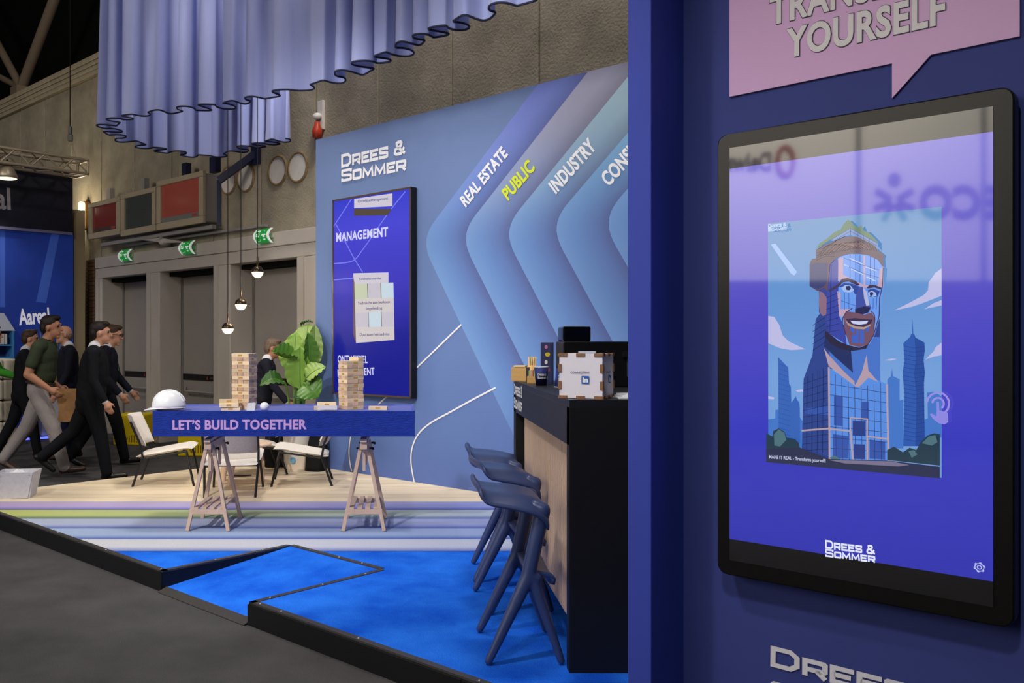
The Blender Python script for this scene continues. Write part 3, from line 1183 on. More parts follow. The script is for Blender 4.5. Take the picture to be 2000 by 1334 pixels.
# pink speech bubble and lettering on the front wall
bub = empty('speech_bubble_sign', WP(1700, 120, PS), 'pink speech bubble sign with raised white capitals above the touch display', 'sign')
pts = [(1427, -130), (1427, 190), (1744, 125), (1744, 193), (1820, 108), (1993, 72), (1993, -260)]
MB().prism([WP(x, y, PS) for x, y in pts], NP * 0.008).build('bubble_panel', mat('bubble_pink', (208, 168, 212), 0.65, 0.3), bub)
M_outl = mat('letter_outline', (58, 54, 70), 0.6)
M_letter = mat('raised_letter', (214, 210, 214), 0.55, 0.3)
for s_, p0, p1 in (('TRANSFORM', (1505, 50), (1895, -47)), ('YOURSELF', (1537, 114), (1850, 45))):
    a, b = WP(*p0, PS), WP(*p1, PS)
    put_text(MB(), s_, a, b, NP, 0.082, bold=0.05, lift=0.0095, spacing=1.07).build('letter_outline', M_outl, bub)
    put_text(MB(), s_, a + UP_ * 0.002, b - UP_ * 0.002, NP, 0.082, bold=0.032, lift=0.011, spacing=1.07).build('letters', M_letter, bub)
lg = MB()
put_logo_line(lg, 'DREES &', WP(1505, 1300, PS), WP(1895, 1404, PS), NP, 0.060, 0.004)
put_logo_line(lg, 'SOMMER', WP(1505, 1368, PS), WP(1895, 1484, PS), NP, 0.060, 0.004)
lg.build('logo_lettering', mat('wall_logo', (206, 204, 214), 0.6), fw)

# ------------------------------------------------------------------ touch display
PT = 3.572                                          # its glass plane
dsp = empty('touch_display', WP(1690, 1160, PS), 'large upright touch display with black rounded bezel showing a building portrait', 'display')
cL, cR = WP(1400, 690, PT), WP(1981, 690, PT)
Wd = (cR - cL).length
zT = (WP(1421, 290, PT).z + WP(1940, 207, PT).z) / 2
zB = (WP(1429, 1095, PT).z + WP(1941, 1186, PT).z) / 2
Hd = (zT - zB) + 0.088
cc = (cL + cR) / 2
cc.z = (zT + zB) / 2 - 0.001
ol = rounded_rect(Wd, Hd, 0.03)
MB().prism([cc + UP_ * u + ZV * v - NP * 0.002 for u, v in ol], -NP * 0.05).build('bezel', mat('bezel_black', (10, 9, 9), 0.3, 0.3), dsp, bevel=0.004)
MB().prism([cc + UP_ * u * 0.93 + ZV * v * 0.95 - NP * 0.052 for u, v in ol], -NP * 0.028).build('rear_case', M_black, dsp)


def T1(x, y):
    return WP(x, y, PT)


iw0, iw1 = WX(1425, PT), WX(1940, PT)


def spt(X, z):
    return Vector((X, PT - X, z))


q = MB()
flat(q, [spt(iw0, zB), spt(iw1, zB), spt(iw1, zT), spt(iw0, zT)], NP, 0.0)
glass = q.build('screen', mat('screen_glass', (26, 26, 30), 0.04, 1.0), dsp)
LAY = [0]


def art(name, polys, rgb, k=1.0, mapper=None, strength=1.0):
    """one flat colour of the picture on the screen; polys in photo pixels"""
    LAY[0] += 1
    for p in polys:
        mb = MB()
        flat(mb, [T1(*(mapper(*c) if mapper else c)) for c in p], NP, 0.0003 * LAY[0])
        mb.build(name, screen_mat('scr_%d_%d_%d' % tuple(rgb), rgb, strength), glass)


def lines(name, paths, w, rgb, mapper=None):
    LAY[0] += 1
    mb = MB()
    for p in paths:
        ribbon(mb, [T1(*(mapper(*c) if mapper else c)) for c in p], w, NP, 0.0003 * LAY[0])
    return tag(mb.build(name, screen_mat('scr_%d_%d_%d' % tuple(rgb), rgb), glass), kind='stuff')


# lit picture area: violet above, stronger blue below
LAY[0] = 1
q = MB()
zt1, zb1 = WP(1940, 257, PT).z, WP(1941, 1136, PT).z
flat(q, [spt(iw0, zb1), spt(iw1, zb1), spt(iw1, zt1), spt(iw0, zt1)], NP, 0.0003, uvs=[(0, 0), (1, 0), (1, 1), (0, 1)])
q.build('violet_background', ramp_mat('screen_violet', [(0.0, (52, 54, 176)), (0.3, (54, 56, 190)), (0.62, (82, 74, 196)), (1.0, (112, 104, 206))], 1, emit=0.95, rough=0.04, spec=1.0), glass)


def Z2(x, y):
    return (1480 + x * 0.4348, 380 + y * 0.4348)


def Z8(x, y):
    return (1560 + x * 0.2174, 430 + y * 0.2174)


quad = [(46, 130), (826, 55), (826, 1272), (48, 1200)]
LAY[0] += 1
q = MB()
pq = [T1(*Z2(*c)) for c in quad]
flat(q, pq, NP, 0.0006, uvs=[(0, 1), (1, 1), (1, 0), (0, 0)])
q.build('picture_sky', ramp_mat('picture_sky', [(0.0, (120, 164, 224)), (0.35, (124, 170, 232)), (0.7, (104, 156, 222)), (1.0, (92, 146, 204))], 1, emit=0.85, rough=0.04, spec=1.0), glass)
art('cloud', [[(48, 545), (75, 550), (97, 585), (112, 632), (140, 660), (215, 695), (150, 699), (100, 690), (48, 668)],
              [(615, 520), (690, 482), (745, 452), (765, 430), (768, 395), (798, 352), (826, 332), (826, 455), (740, 488), (690, 505)],
              [(752, 742), (790, 705), (800, 685), (826, 665), (826, 722), (790, 728)], [(748, 515), (790, 488), (826, 474), (826, 498)],
              [(568, 745), (600, 737), (625, 738), (600, 746)], [(170, 880), (200, 874), (206, 884), (180, 886)], [(48, 905), (75, 912), (72, 920), (48, 918)]],
    (186, 186, 226), mapper=Z2)
art('pale_reflection_streak', [[(60, 225), (80, 220), (178, 348), (165, 364), (150, 355)]], (150, 184, 236), mapper=Z2)
art('far_tower', [[(48, 1010), (80, 1005), (80, 968), (95, 965), (95, 930), (130, 930), (130, 1000), (190, 1000), (200, 1015), (215, 1015), (215, 1140), (48, 1140)],
                  [(583, 830), (600, 815), (604, 780), (608, 815), (638, 830), (638, 925), (655, 920), (655, 1140), (583, 1140)],
                  [(762, 890), (790, 885), (826, 905), (826, 1090), (750, 1120), (750, 1010), (765, 1005)]], (66, 116, 196), mapper=Z2)
art('left_tower', [[(93, 730), (138, 778), (142, 850), (150, 862), (152, 935), (162, 922), (172, 905), (178, 922), (188, 935), (190, 960), (192, 1120), (95, 1110)]], (54, 98, 180), mapper=Z2)
lines('left_tower_line', [[(95, 760 + i * 22), (140 + i * 0.6, 775 + i * 22)] for i in range(15)], 0.0008, (38, 72, 150), mapper=Z2)
art('right_tower', [[(655, 668), (685, 640), (690, 628), (695, 625), (697, 560), (700, 625), (706, 630), (710, 642), (750, 665), (752, 700), (746, 740), (752, 800), (748, 850), (752, 1130), (655, 1130), (660, 900), (652, 800), (660, 745)]],
    (46, 88, 172), mapper=Z2)
art('right_tower_shade', [[(706, 640), (750, 665), (752, 700), (746, 740), (752, 800), (748, 850), (752, 1130), (710, 1130), (714, 900), (704, 800), (712, 740)]], (36, 72, 152), mapper=Z2)
lines('right_tower_line', [[(656, 680 + i * 19), (706, 690 + i * 19), (750, 683 + i * 19)] for i in range(23)], 0.0009, (26, 52, 118), mapper=Z2)
# the portrait tower: shoulders
art('tower_left_side', [[(208, 828), (248, 720), (262, 560), (330, 470), (550, 560), (552, 850), (322, 780), (325, 1192), (200, 1150)]], (44, 66, 138), mapper=Z2)
art('tower_neck', [[(310, 560), (520, 640), (550, 640), (552, 850), (500, 810), (440, 855), (330, 770)]], (70, 112, 196), mapper=Z2)
art('tower_neck_shadow', [[(310, 590), (345, 650), (420, 690), (430, 800), (350, 730), (300, 680)]], (34, 46, 96), mapper=Z2)
art('tower_front', [[(322, 778), (440, 855), (500, 815), (583, 852), (590, 1195), (325, 1192)]], (86, 138, 222), mapper=Z2)
art('tower_window_dark', [[(345, 900), (385, 905), (385, 1040), (345, 1035)], [(470, 930), (500, 930), (500, 1010), (470, 1010)], [(215, 960), (320, 950), (320, 990), (215, 985)],
                          [(505, 1100), (575, 1110), (575, 1190), (505, 1185)], [(340, 1075), (410, 1085), (410, 1185), (340, 1185)]], (52, 84, 168), mapper=Z2)
lines('tower_mullion', [[(322 + i * 29, 790 + (i * 17 if i < 5 else (9 - i) * 6 + 50)), (326 + i * 29, 1190)] for i in range(1, 9)] +
      [[(323, 850 + i * 48), (586, 892 + i * 44)] for i in range(7)], 0.0014, (46, 58, 110), mapper=Z2)
lines('tower_side_line', [[(208 + 0, 850 + i * 30), (322, 812 + i * 33)] for i in range(11)] + [[(225 + i * 24, 815 - i * 12), (222 + i * 24, 1160)] for i in range(4)] +
      [[(250, 700 - i * 28), (310, 660 - i * 28)] for i in range(5)], 0.0012, (22, 30, 70), mapper=Z2)
lines('tower_cream_frame', [[(322, 775), (326, 1192)], [(325, 1052), (420, 1062), (420, 1002), (495, 1008), (495, 1085), (590, 1098)], [(420, 1062), (430, 1190)], [(495, 1085), (496, 1190)],
                            [(200, 1060), (322, 1050)], [(583, 852), (590, 1195)]], 0.0046, (176, 154, 166), mapper=Z2)
art('tower_collar', [[(322, 770), (300, 690), (322, 720), (385, 790), (436, 838), (440, 860), (380, 815)], [(438, 862), (470, 800), (492, 720), (500, 790), (545, 842), (500, 822), (460, 862)]], (176, 152, 168), mapper=Z2)
art('tower_door', [[(430, 1015), (488, 1018), (488, 1085), (430, 1082)], [(435, 1120), (485, 1122), (485, 1188), (435, 1186)]], (40, 60, 132), mapper=Z2)
# head, in the finer crop
art('head_left_side', [[(108, 400), (165, 350), (300, 300), (400, 500), (440, 1050), (380, 1130), (250, 1000), (245, 880), (190, 830), (190, 640), (108, 595)]], (52, 66, 140), mapper=Z8)
art('ear', [[(195, 640), (225, 650), (262, 700), (268, 780), (252, 850), (225, 862), (200, 835), (188, 740)]], (138, 104, 124), mapper=Z8)
art('head_face', [[(290, 400), (380, 330), (470, 305), (620, 318), (730, 360), (775, 420), (768, 600), (745, 720), (738, 860), (690, 1030), (640, 1120), (560, 1150), (430, 1140), (300, 1030), (255, 900), (262, 640)]], (104, 152, 234), mapper=Z8)
art('face_shadow_side', [[(290, 400), (360, 345), (372, 520), (360, 690), (372, 860), (420, 960), (440, 1120), (300, 1030), (255, 900), (262, 640)]], (56, 68, 160), mapper=Z8)
art('forehead_stone', [[(365, 345), (410, 335), (408, 490), (510, 545), (600, 585), (720, 585), (740, 430), (770, 430), (768, 600), (600, 610), (480, 560), (400, 525), (362, 550)],
                       [(355, 640), (385, 650), (382, 800), (470, 800), (440, 830), (400, 870), (372, 860)], [(590, 320), (606, 320), (606, 590), (590, 590)]], (188, 158, 184), mapper=Z8)
lines('forehead_mullion', [[(470, 310), (470, 520)], [(520, 312), (520, 540)], [(560, 315), (560, 560)], [(650, 330), (650, 575)], [(690, 345), (688, 580)],
                           [(412, 400), (590, 480), (740, 520)], [(412, 340), (600, 410), (730, 450)], [(460, 650), (460, 800)], [(420, 650), (420, 805)], [(390, 725), (520, 770)], [(680, 700), (676, 800)], [(712, 690), (706, 800)]],
      0.0011, (44, 62, 140), mapper=Z8)
lines('window_glint', [[(470, 345), (590, 400)], [(610, 420), (700, 455)], [(415, 400), (460, 420)], [(480, 440), (590, 490)], [(620, 510), (700, 550)]], 0.0022, (190, 206, 246), mapper=Z8)
lines('side_mullion', [[(258, 700 + i * 52), (372, 650 + i * 56)] for i in range(7)] + [[(112, 430 + i * 40), (285, 380 + i * 46)] for i in range(5)] + [[(150, 380), (150, 610)], [(200, 370), (200, 640)], [(300, 400), (290, 1000)]], 0.0012, (26, 32, 82), mapper=Z8)
art('hair', [[(108, 400), (130, 350), (165, 345), (165, 270), (230, 230), (330, 190), (420, 150), (520, 150), (620, 180), (680, 220), (720, 270), (780, 320), (770, 345), (776, 430), (755, 410), (720, 360), (640, 318), (540, 302), (450, 308),
             (380, 328), (330, 360), (290, 400), (270, 640), (235, 610), (180, 640), (150, 620), (108, 595)]], (92, 70, 88), mapper=Z8)
art('hair_glass_side', [[(112, 410), (160, 385), (270, 390), (262, 560), (235, 600), (180, 625), (150, 610), (112, 590)]], (50, 58, 112), mapper=Z8)
lines('hair_strand', [[(180 + i * 24, 330 - i * 5), (260 + i * 26, 230 - i * 4), (350 + i * 24, 200 + abs(i - 8) * 3), (430 + i * 20, 240 + i * 3)] for i in range(15)] + [[(170, 300 + 20 * i), (250, 270 + 18 * i), (330, 290 + 12 * i)] for i in range(4)], 0.0016, (58, 42, 58), mapper=Z8)
lines('hair_light', [[(240 + i * 40, 300 - i * 8), (330 + i * 40, 215 - i * 2), (430 + i * 36, 215 + i * 8)] for i in range(7)], 0.0012, (150, 112, 112), mapper=Z8)
art('brow', [[(280, 630), (360, 580), (400, 530), (450, 520), (520, 545), (560, 580), (540, 590), (460, 552), (410, 560), (370, 600), (290, 645)],
             [(620, 610), (650, 580), (700, 585), (755, 610), (750, 625), (690, 605), (640, 615)]], (62, 46, 76), mapper=Z8)
art('eye_shade', [[(370, 600), (420, 565), (500, 575), (560, 600), (530, 660), (520, 670), (470, 580), (400, 600)], [(630, 630), (680, 615), (740, 640), (720, 690), (650, 690)]], (46, 66, 150), mapper=Z8)
art('eye_white', [[(395, 610), (430, 585), (480, 592), (510, 630), (470, 652), (420, 645)], [(635, 655), (665, 635), (700, 650), (712, 680), (680, 690), (645, 682)]], (160, 186, 232), mapper=Z8)
art('iris', [[(440, 595), (470, 592), (482, 612), (470, 632), (445, 630), (436, 612)], [(650, 650), (675, 645), (685, 665), (672, 682), (652, 678)]], (34, 44, 92), mapper=Z8)
art('nose', [[(560, 605), (585, 600), (620, 650), (660, 780), (655, 810), (610, 830), (540, 860), (520, 810), (525, 740), (530, 660)]], (60, 76, 158), mapper=Z8)
art('nose_light', [[(590, 600), (625, 650), (650, 765), (620, 770), (600, 700)]], (178, 180, 216), mapper=Z8)
art('nose_shadow', [[(520, 800), (600, 775), (658, 785), (640, 830), (580, 850), (560, 870), (520, 855)]], (30, 34, 78), mapper=Z8)
art('beard', [[(415, 870), (450, 820), (520, 830), (600, 850), (670, 830), (700, 880), (690, 1020), (640, 1115), (560, 1140), (470, 1120), (430, 1000)]], (112, 78, 98), mapper=Z8)
art('beard_window', [[(478, 960), (515, 970), (512, 1020), (480, 1000)], [(530, 980), (555, 985), (552, 1105), (490, 1100), (492, 1030), (530, 1030)], [(565, 985), (600, 985), (600, 1110), (565, 1110)], [(618, 965), (648, 955), (640, 1000), (618, 1005)]], (58, 96, 194), mapper=Z8)
art('lip', [[(440, 890), (520, 880), (590, 890), (680, 895), (660, 930), (600, 960), (530, 955), (470, 930)]], (56, 42, 76), mapper=Z8)
art('teeth', [[(480, 905), (560, 910), (640, 905), (625, 930), (560, 940), (500, 930)]], (200, 206, 238), mapper=Z8)
art('lower_lip', [[(430, 895), (470, 930), (530, 955), (600, 962), (660, 935), (660, 950), (600, 982), (520, 975), (460, 945)]], (172, 146, 132), mapper=Z8)
lines('smile_line', [[(500, 790), (440, 830), (412, 880), (410, 930), (440, 1030)], [(665, 815), (695, 850), (700, 890), (690, 980)], [(775, 430), (766, 600), (742, 700), (738, 860), (690, 1030), (630, 1130)]], 0.0022, (64, 44, 74), mapper=Z8)
art('chin_shadow', [[(255, 990), (300, 1030), (380, 1090), (470, 1125), (560, 1145), (640, 1115), (620, 1155), (500, 1175), (400, 1160), (300, 1110), (250, 1040)]], (40, 36, 62), mapper=Z8)
art('roof_garden', [[(170, 270), (200, 215), (270, 170), (340, 110), (390, 90), (420, 40), (460, 0), (500, 30), (520, 55), (560, 70), (580, 50), (600, 100), (640, 110), (690, 160), (735, 210), (700, 215), (600, 140), (480, 75), (400, 130), (300, 180)]], (86, 120, 96), mapper=Z8)
art('roof_parapet', [[(300, 185), (480, 75), (730, 212), (730, 270), (690, 225), (560, 160), (480, 140), (420, 150), (330, 190)]], (104, 136, 196), mapper=Z8)
lines('parapet_line', [[(190, 250), (480, 78), (732, 214)], [(210, 262), (482, 104), (728, 238)], [(484, 80), (484, 145)], [(545, 118), (545, 160)], [(650, 172), (650, 215)], [(600, 145), (600, 180)]], 0.0011, (46, 56, 100), mapper=Z8)
# foreground of the picture
art('picture_trees', [[(48, 1070), (75, 1085), (80, 1060), (105, 1048), (130, 1065), (140, 1090), (175, 1095), (195, 1115), (200, 1150), (48, 1140)],
                      [(590, 1145), (620, 1130), (660, 1155), (690, 1135), (720, 1145), (740, 1110), (770, 1080), (800, 1070), (826, 1075), (826, 1215), (590, 1190)]], (34, 58, 74), mapper=Z2)
art('picture_tree_light', [[(82, 1075), (105, 1052), (130, 1070), (138, 1100), (110, 1130), (85, 1125)], [(745, 1115), (775, 1085), (805, 1078), (815, 1110), (790, 1125)], [(685, 1150), (710, 1145), (725, 1165), (700, 1180)], [(330, 1180), (355, 1170), (380, 1185), (360, 1192)]], (76, 112, 122), mapper=Z2)
art('picture_road', [[(48, 1140), (200, 1135), (330, 1185), (590, 1192), (826, 1220), (826, 1272), (48, 1200)]], (40, 46, 76), mapper=Z2)
art('picture_kerb', [[(330, 1190), (600, 1195), (690, 1212), (640, 1218), (400, 1205)]], (120, 112, 140), mapper=Z2)
tx = MB()
put_text(tx, 'MAKE IT REAL - Transform yourself!', T1(*Z2(62, 1182)), T1(*Z2(315, 1201)), NP, 0.0095, bold=0.02, lift=0.0003 * LAY[0] + 0.0008)
tx.build('picture_caption', screen_mat('scr_caption', (190, 196, 226)), glass)
lg = MB()
put_logo_line(lg, 'DREES &', T1(*Z2(57, 152)), T1(*Z2(139, 144)), NP, 0.010, 0.0003 * LAY[0] + 0.0008)
put_logo_line(lg, 'SOMMER', T1(*Z2(57, 168)), T1(*Z2(140, 162)), NP, 0.010, 0.0003 * LAY[0] + 0.0008)
lg.build('picture_logo', screen_mat('scr_logo2', (176, 200, 236)), glass)
lg = MB()
put_logo_line(lg, 'DREES &', T1(1612, 1071), T1(1710, 1083), NP, 0.023, 0.0008)
put_logo_line(lg, 'SOMMER', T1(1612, 1087), T1(1710, 1099), NP, 0.021, 0.0008)
lg.build('screen_logo', screen_mat('scr_white', (226, 230, 250)), glass)
# tap icon: hand and two arcs
art('tap_hand', [[(812, 930), (822, 930), (824, 968), (862, 978), (864, 1020), (848, 1030), (822, 1026), (795, 1005), (780, 985), (790, 982), (812, 996)]], (140, 134, 222), mapper=Z2)
lines('tap_arc', [[(818 + r * math.cos(t), 938 - r * math.sin(t)) for t in [(-0.45 + i * 0.2 * 1.0) * PI / 1.0 * 0.62 for i in range(11)]] for r in (26, 50)], 0.0048, (150, 140, 224), mapper=Z2)
# settings cog at the lower right
cg = MB()
c0 = T1(1913, 1108)
for r_ in (0.0095, 0.0045):
    ribbon(cg, [c0 + UP_ * (r_ * math.cos(a)) + ZV * (r_ * math.sin(a)) for a in [2 * PI * i / 12 for i in range(13)]], 0.0022, NP, 0.0009)
for i in range(6):
    a = PI / 3 * i + 0.3
    d = UP_ * math.cos(a) + ZV * math.sin(a)
    ribbon(cg, [c0 + d * 0.009, c0 + d * 0.0125], 0.005, NP, 0.0009)
cg.build('settings_cog', screen_mat('scr_cog', (180, 186, 236)), glass)

# ------------------------------------------------------------------ tall display on the stand wall
PV = 8.45
X0, X1 = WX(650, PV), WX(803, PV)
zt_, zb_ = (WP(645, 388, PV).z + WP(800, 369, PV).z) / 2, (WP(655, 770, PV).z + WP(805, 778, PV).z) / 2
wd = empty('tall_display', Vector(((X0 + X1) / 2, PV - (X0 + X1) / 2, zb_)), 'tall slim display with brown frame on the blue wall showing block pictures', 'display')


def vpt(X, z, l=0.0):
    return Vector((X, PV - X, z)) + NP * l


q = MB()
q.prism([vpt(X0, zb_, -0.002), vpt(X1, zb_, -0.002), vpt(X1, zt_, -0.002), vpt(X0, zt_, -0.002)], -NP * 0.075)
q.build('case', M_black, wd, bevel=0.003)
fb = 0.012
fm = mat('display_edge', (104, 86, 70), 0.35, 0.5, metal=0.5)
for a0, a1, b0, b1 in ((X0, X1, zb_, zb_ + fb * 1.5), (X0, X1, zt_ - fb * 1.5, zt_), (X0, X0 + fb, zb_, zt_), (X1 - fb, X1, zb_, zt_)):
    MB().prism([vpt(a0, b0, -0.002), vpt(a1, b0, -0.002), vpt(a1, b1, -0.002), vpt(a0, b1, -0.002)], NP * 0.008).build('edge_strip', fm, wd)
q = MB()
flat(q, [vpt(X0 + fb, zb_ + 0.015), vpt(X1 - fb, zb_ + 0.015), vpt(X1 - fb, zt_ - 0.015), vpt(X0 + fb, zt_ - 0.015)], NP, 0.0, uvs=[(0, 0), (1, 0), (1, 1), (0, 1)])
ws = q.build('screen', ramp_mat('wall_screen', [(0.0, (14, 22, 140)), (0.3, (22, 26, 150)), (0.55, (62, 56, 190)), (0.85, (74, 72, 214)), (1.0, (58, 64, 206))], 1, emit=0.95, rough=0.4, spec=0.15), wd)
L2 = [0.001]


def V7(x, y):
    return WP(640 + x * 0.1724, 370 + y * 0.1724, PV)


def wart(name, polys, rgb, f=V7, s=1.0):
    L2[0] += 0.0008
    for p in polys:
        mb = MB()
        flat(mb, [f(*c) for c in p], NP, L2[0])
        mb.build(name, screen_mat('ws_%d_%d_%d' % tuple(rgb), rgb, s, 0.4, 0.15), ws)


def ID(x, y):
    return WP(x, y, PV)


L2[0] += 0.001
g = MB()
for p_ in ([(60, 440), (95, 380), (270, 110)], [(95, 395), (200, 590), (300, 780), (400, 940)], [(70, 842), (180, 832), (260, 818), (320, 785), (400, 680), (500, 540), (700, 250), (880, 25)], [(70, 1025), (180, 1015), (285, 1005)]):
    ribbon(g, smooth_path([V7(*c) for c in p_], 4) if len(p_) > 2 else [V7(*c) for c in p_], 0.012, NP, L2[0])
tag(g.build('light_line', screen_mat('ws_line', (120, 126, 240), 1.0, 0.4, 0.15), ws), kind='stuff')
wart('block_face', [[(302, 108), (735, 44), (735, 190), (302, 212)], [(292, 950), (690, 940), (690, 1070), (300, 1090)]], (206, 200, 214))
wart('block_underside', [[(302, 220), (728, 222), (685, 292), (300, 300)]], (84, 72, 62))
wart('block_stack', [[(692, 553), (769, 552), (771, 664), (696, 670)]], (208, 200, 200), f=ID)
wart('block_side', [[(690, 536), (693, 553), (696, 670), (691, 655)]], (110, 84, 84), f=ID)
wart('lime_block', [[(693, 555), (717, 554), (718, 583), (694, 584)]], (196, 204, 176), f=ID)
wart('grey_block', [[(719, 554), (743, 553), (744, 582), (720, 583)], [(746, 610), (769, 609), (770, 638), (747, 639)], [(695, 611), (719, 610), (720, 638), (696, 639)]], (198, 192, 204), f=ID)
wart('pale_block', [[(745, 553), (769, 552), (770, 581), (746, 582)], [(721, 610), (745, 609), (746, 638), (722, 639)]], (198, 214, 226), f=ID)
wart('block_gap', [[(718, 554), (719.5, 554), (720.5, 583), (719, 583)], [(744, 553), (745.5, 553), (746.5, 582), (745, 582)], [(720, 610), (721.2, 610), (722.2, 639), (721, 639)], [(745.3, 609), (746.5, 609), (747.5, 638), (746.3, 638)]], (120, 122, 110), f=ID)
L2[0] += 0.001
for s_, a, b, h_, bo in (('MANAGEMENT', (658, 472), (759, 461), 0.09, 0.032), ('ONTWIKKEL', (661, 708), (719, 709), 0.075, 0.02), ('MANAGEMENT', (661, 735), (733, 732), 0.075, 0.02)):
    tw = MB()
    put_text(tw, s_, WP(*a, PV), WP(*b, PV), NP, h_, bold=bo, lift=L2[0], spacing=1.06)
    tw.build('screen_heading', screen_mat('ws_text', (214, 212, 248), 1.0, 0.4, 0.15), ws)
for s_, a, b, h_ in (('Kwaliteitscontroles', (703, 547), (746, 546), 0.026), ('Technische aan-/verkoop', (700, 595), (763, 592), 0.028), ('begeleiding', (716, 605), (748, 604), 0.028),
                     ('Duurzaamheidsadvies', (704, 656), (762, 655), 0.028), ('Ontwikkelmanagement', (700, 396), (759, 390), 0.028)):
    tw = MB()
    put_text(tw, s_, WP(*a, PV), WP(*b, PV), NP, h_, bold=0.012, lift=L2[0])
    tw.build('block_caption', screen_mat('ws_dark', (70, 66, 120), 1.0, 0.4, 0.15), ws)

# ------------------------------------------------------------------ hanging curtain ring
HEM = EYE + 2.2


def HP(x, y):
    t = 2.2 / ((CY - y) / F)
    return Vector(((x - CX) / F * t, t, 0))


plan = [HP(*p) for p in ((1150, -48), (1030, -2), (930, 33), (830, 73), (740, 117), (640, 160), (540, 183), (440, 205), (340, 216), (268, 224), (226, 236), (212, 247), (222, 262), (250, 276), (300, 290), (360, 302), (420, 305), (490, 288), (560, 270))]
path = smooth_path(plan, 30)
# even steps along the path
acc = [0.0]
for i in range(1, len(path)):
    acc.append(acc[-1] + (path[i] - path[i - 1]).length)
LT = acc[-1]
NS = 900
pos = []
j = 0
for i in range(NS + 1):
    s = LT * i / NS
    while j < len(acc) - 2 and acc[j + 1] < s:
        j += 1
    t = (s - acc[j]) / max(1e-6, acc[j + 1] - acc[j])
    pos.append(path[j].lerp(path[j + 1], t))
# folds: uneven waves
ph, w_ = 0.0, []
amp = []
lamn, lamt, ampt, ampn = 0.3, 0.3, 0.1, 0.1
cyc = 0.0
for i in range(NS + 1):
    ds = LT / NS
    ph += 2 * PI * ds / lamn
    if ph > cyc:
        cyc += 2 * PI
        lamt = random.uniform(0.2, 0.44)
        ampt = random.uniform(0.06, 0.14)
    lamn += (lamt - lamn) * 0.12
    ampn += (ampt - ampn) * 0.12
    w_.append(ph)
    amp.append(ampn)
ring = empty('hanging_curtain', (-1.5, 8.0, HEM), 'huge pleated lavender fabric ring hanging over the stand with dark hem', 'curtain')
rows = []
hem_pts = []
for zi in range(15):
    f = zi / 14
    z = HEM + 2.9 * f
    row = []
    for i in range(NS + 1):
        a, b = pos[max(i - 1, 0)], pos[min(i + 1, NS)]
        t = (b - a).normalized()
        n = Vector((-t.y, t.x, 0))
        k = 1.0 - 0.45 * f
        d = amp[i] * k * (math.sin(w_[i]) + 0.22 * math.sin(2.3 * w_[i] + 1.0 + f * 2))
        e = -amp[i] * k * 0.36 * math.sin(2 * w_[i])
        row.append(pos[i] + n * d + t * e + Vector((0, 0, z)))
    rows.append(row)
    if zi == 0:
        hem_pts = row
m = mat('curtain_fabric', (142, 150, 204), 0.75, 0.15, rgb2=(166, 174, 218), nscale=1.2, stretch=(3, 3, 0.15), bump=0.1, bscale=400, sheen=0.3)
nt = m.node_tree
bs = nt.nodes['Principled BSDF']
tr = nt.nodes.new('ShaderNodeBsdfTranslucent')
tr.inputs[0].default_value = (*lin((156, 164, 212)), 1)
mx = nt.nodes.new('ShaderNodeMixShader')
mx.inputs[0].default_value = 0.28
out = [n_ for n_ in nt.nodes if n_.type == 'OUTPUT_MATERIAL'][0]
nt.links.new(bs.outputs[0], mx.inputs[1])
nt.links.new(tr.outputs[0], mx.inputs[2])
nt.links.new(mx.outputs[0], out.inputs[0])
MB().grid(rows, uv=False).build('fabric', m, ring)
MB().tube(hem_pts, 0.0085, 5).build('dark_hem', mat('hem_thread', (26, 28, 52), 0.8), ring)

# ------------------------------------------------------------------ pendant lamps
M_brass = mat('lamp_cap', (62, 50, 36), 0.3, 0.5, metal=0.7)
M_cord = mat('lamp_cord', (20, 20, 22), 0.7)
M_globe = mat('lamp_globe', (255, 236, 205), 0.4, 0.4, emit=1.3)
lampproto = None
for (lx, ly), lab in zip(((503, 531), (470.5, 594), (445, 641)), ('highest and rightmost', 'middle', 'lowest and leftmost')):
    c = AT(lx, ly, 9.1)
    e = empty('pendant_lamp', c, 'small globe pendant lamp with dark cap, %s of three above the lounge chairs' % lab, 'lamp', 'globe pendant lamps')
    R = 0.06
    MB().lathe([(0.0, -R)] + [(R * math.cos(t), R * math.sin(t)) for t in [-1.3 + i * 0.2 for i in range(7)]] + [(R, 0.0)], (0, 0, 0), 20).build('glass_globe', M_globe, e, world=False)
    MB().lathe([(R * 1.03, -0.004), (R * 1.03, 0.004)] + [(R * 1.02 * math.cos(t), R * 1.02 * math.sin(t)) for t in [0.15 + i * 0.2 for i in range(7)]] + [(0.012, R * 1.05), (0.009, 0.15), (0, 0.152)], (0, 0, 0), 20).build('cap', M_brass, e, world=False)
    MB().tube([(0, 0, 0.14), (0, 0, 5.4)], 0.0045, 6).build('cord', M_cord, e, world=False)
    L = bpy.data.lights.new('globe_light', 'POINT')
    L.energy = 5
    L.color = (1, 0.85, 0.65)
    L.shadow_soft_size = 0.05
    lo = bpy.data.objects.new('globe_light', L)
    COL.objects.link(lo)
    lo.location = c - Vector((0, 0, 0.09))

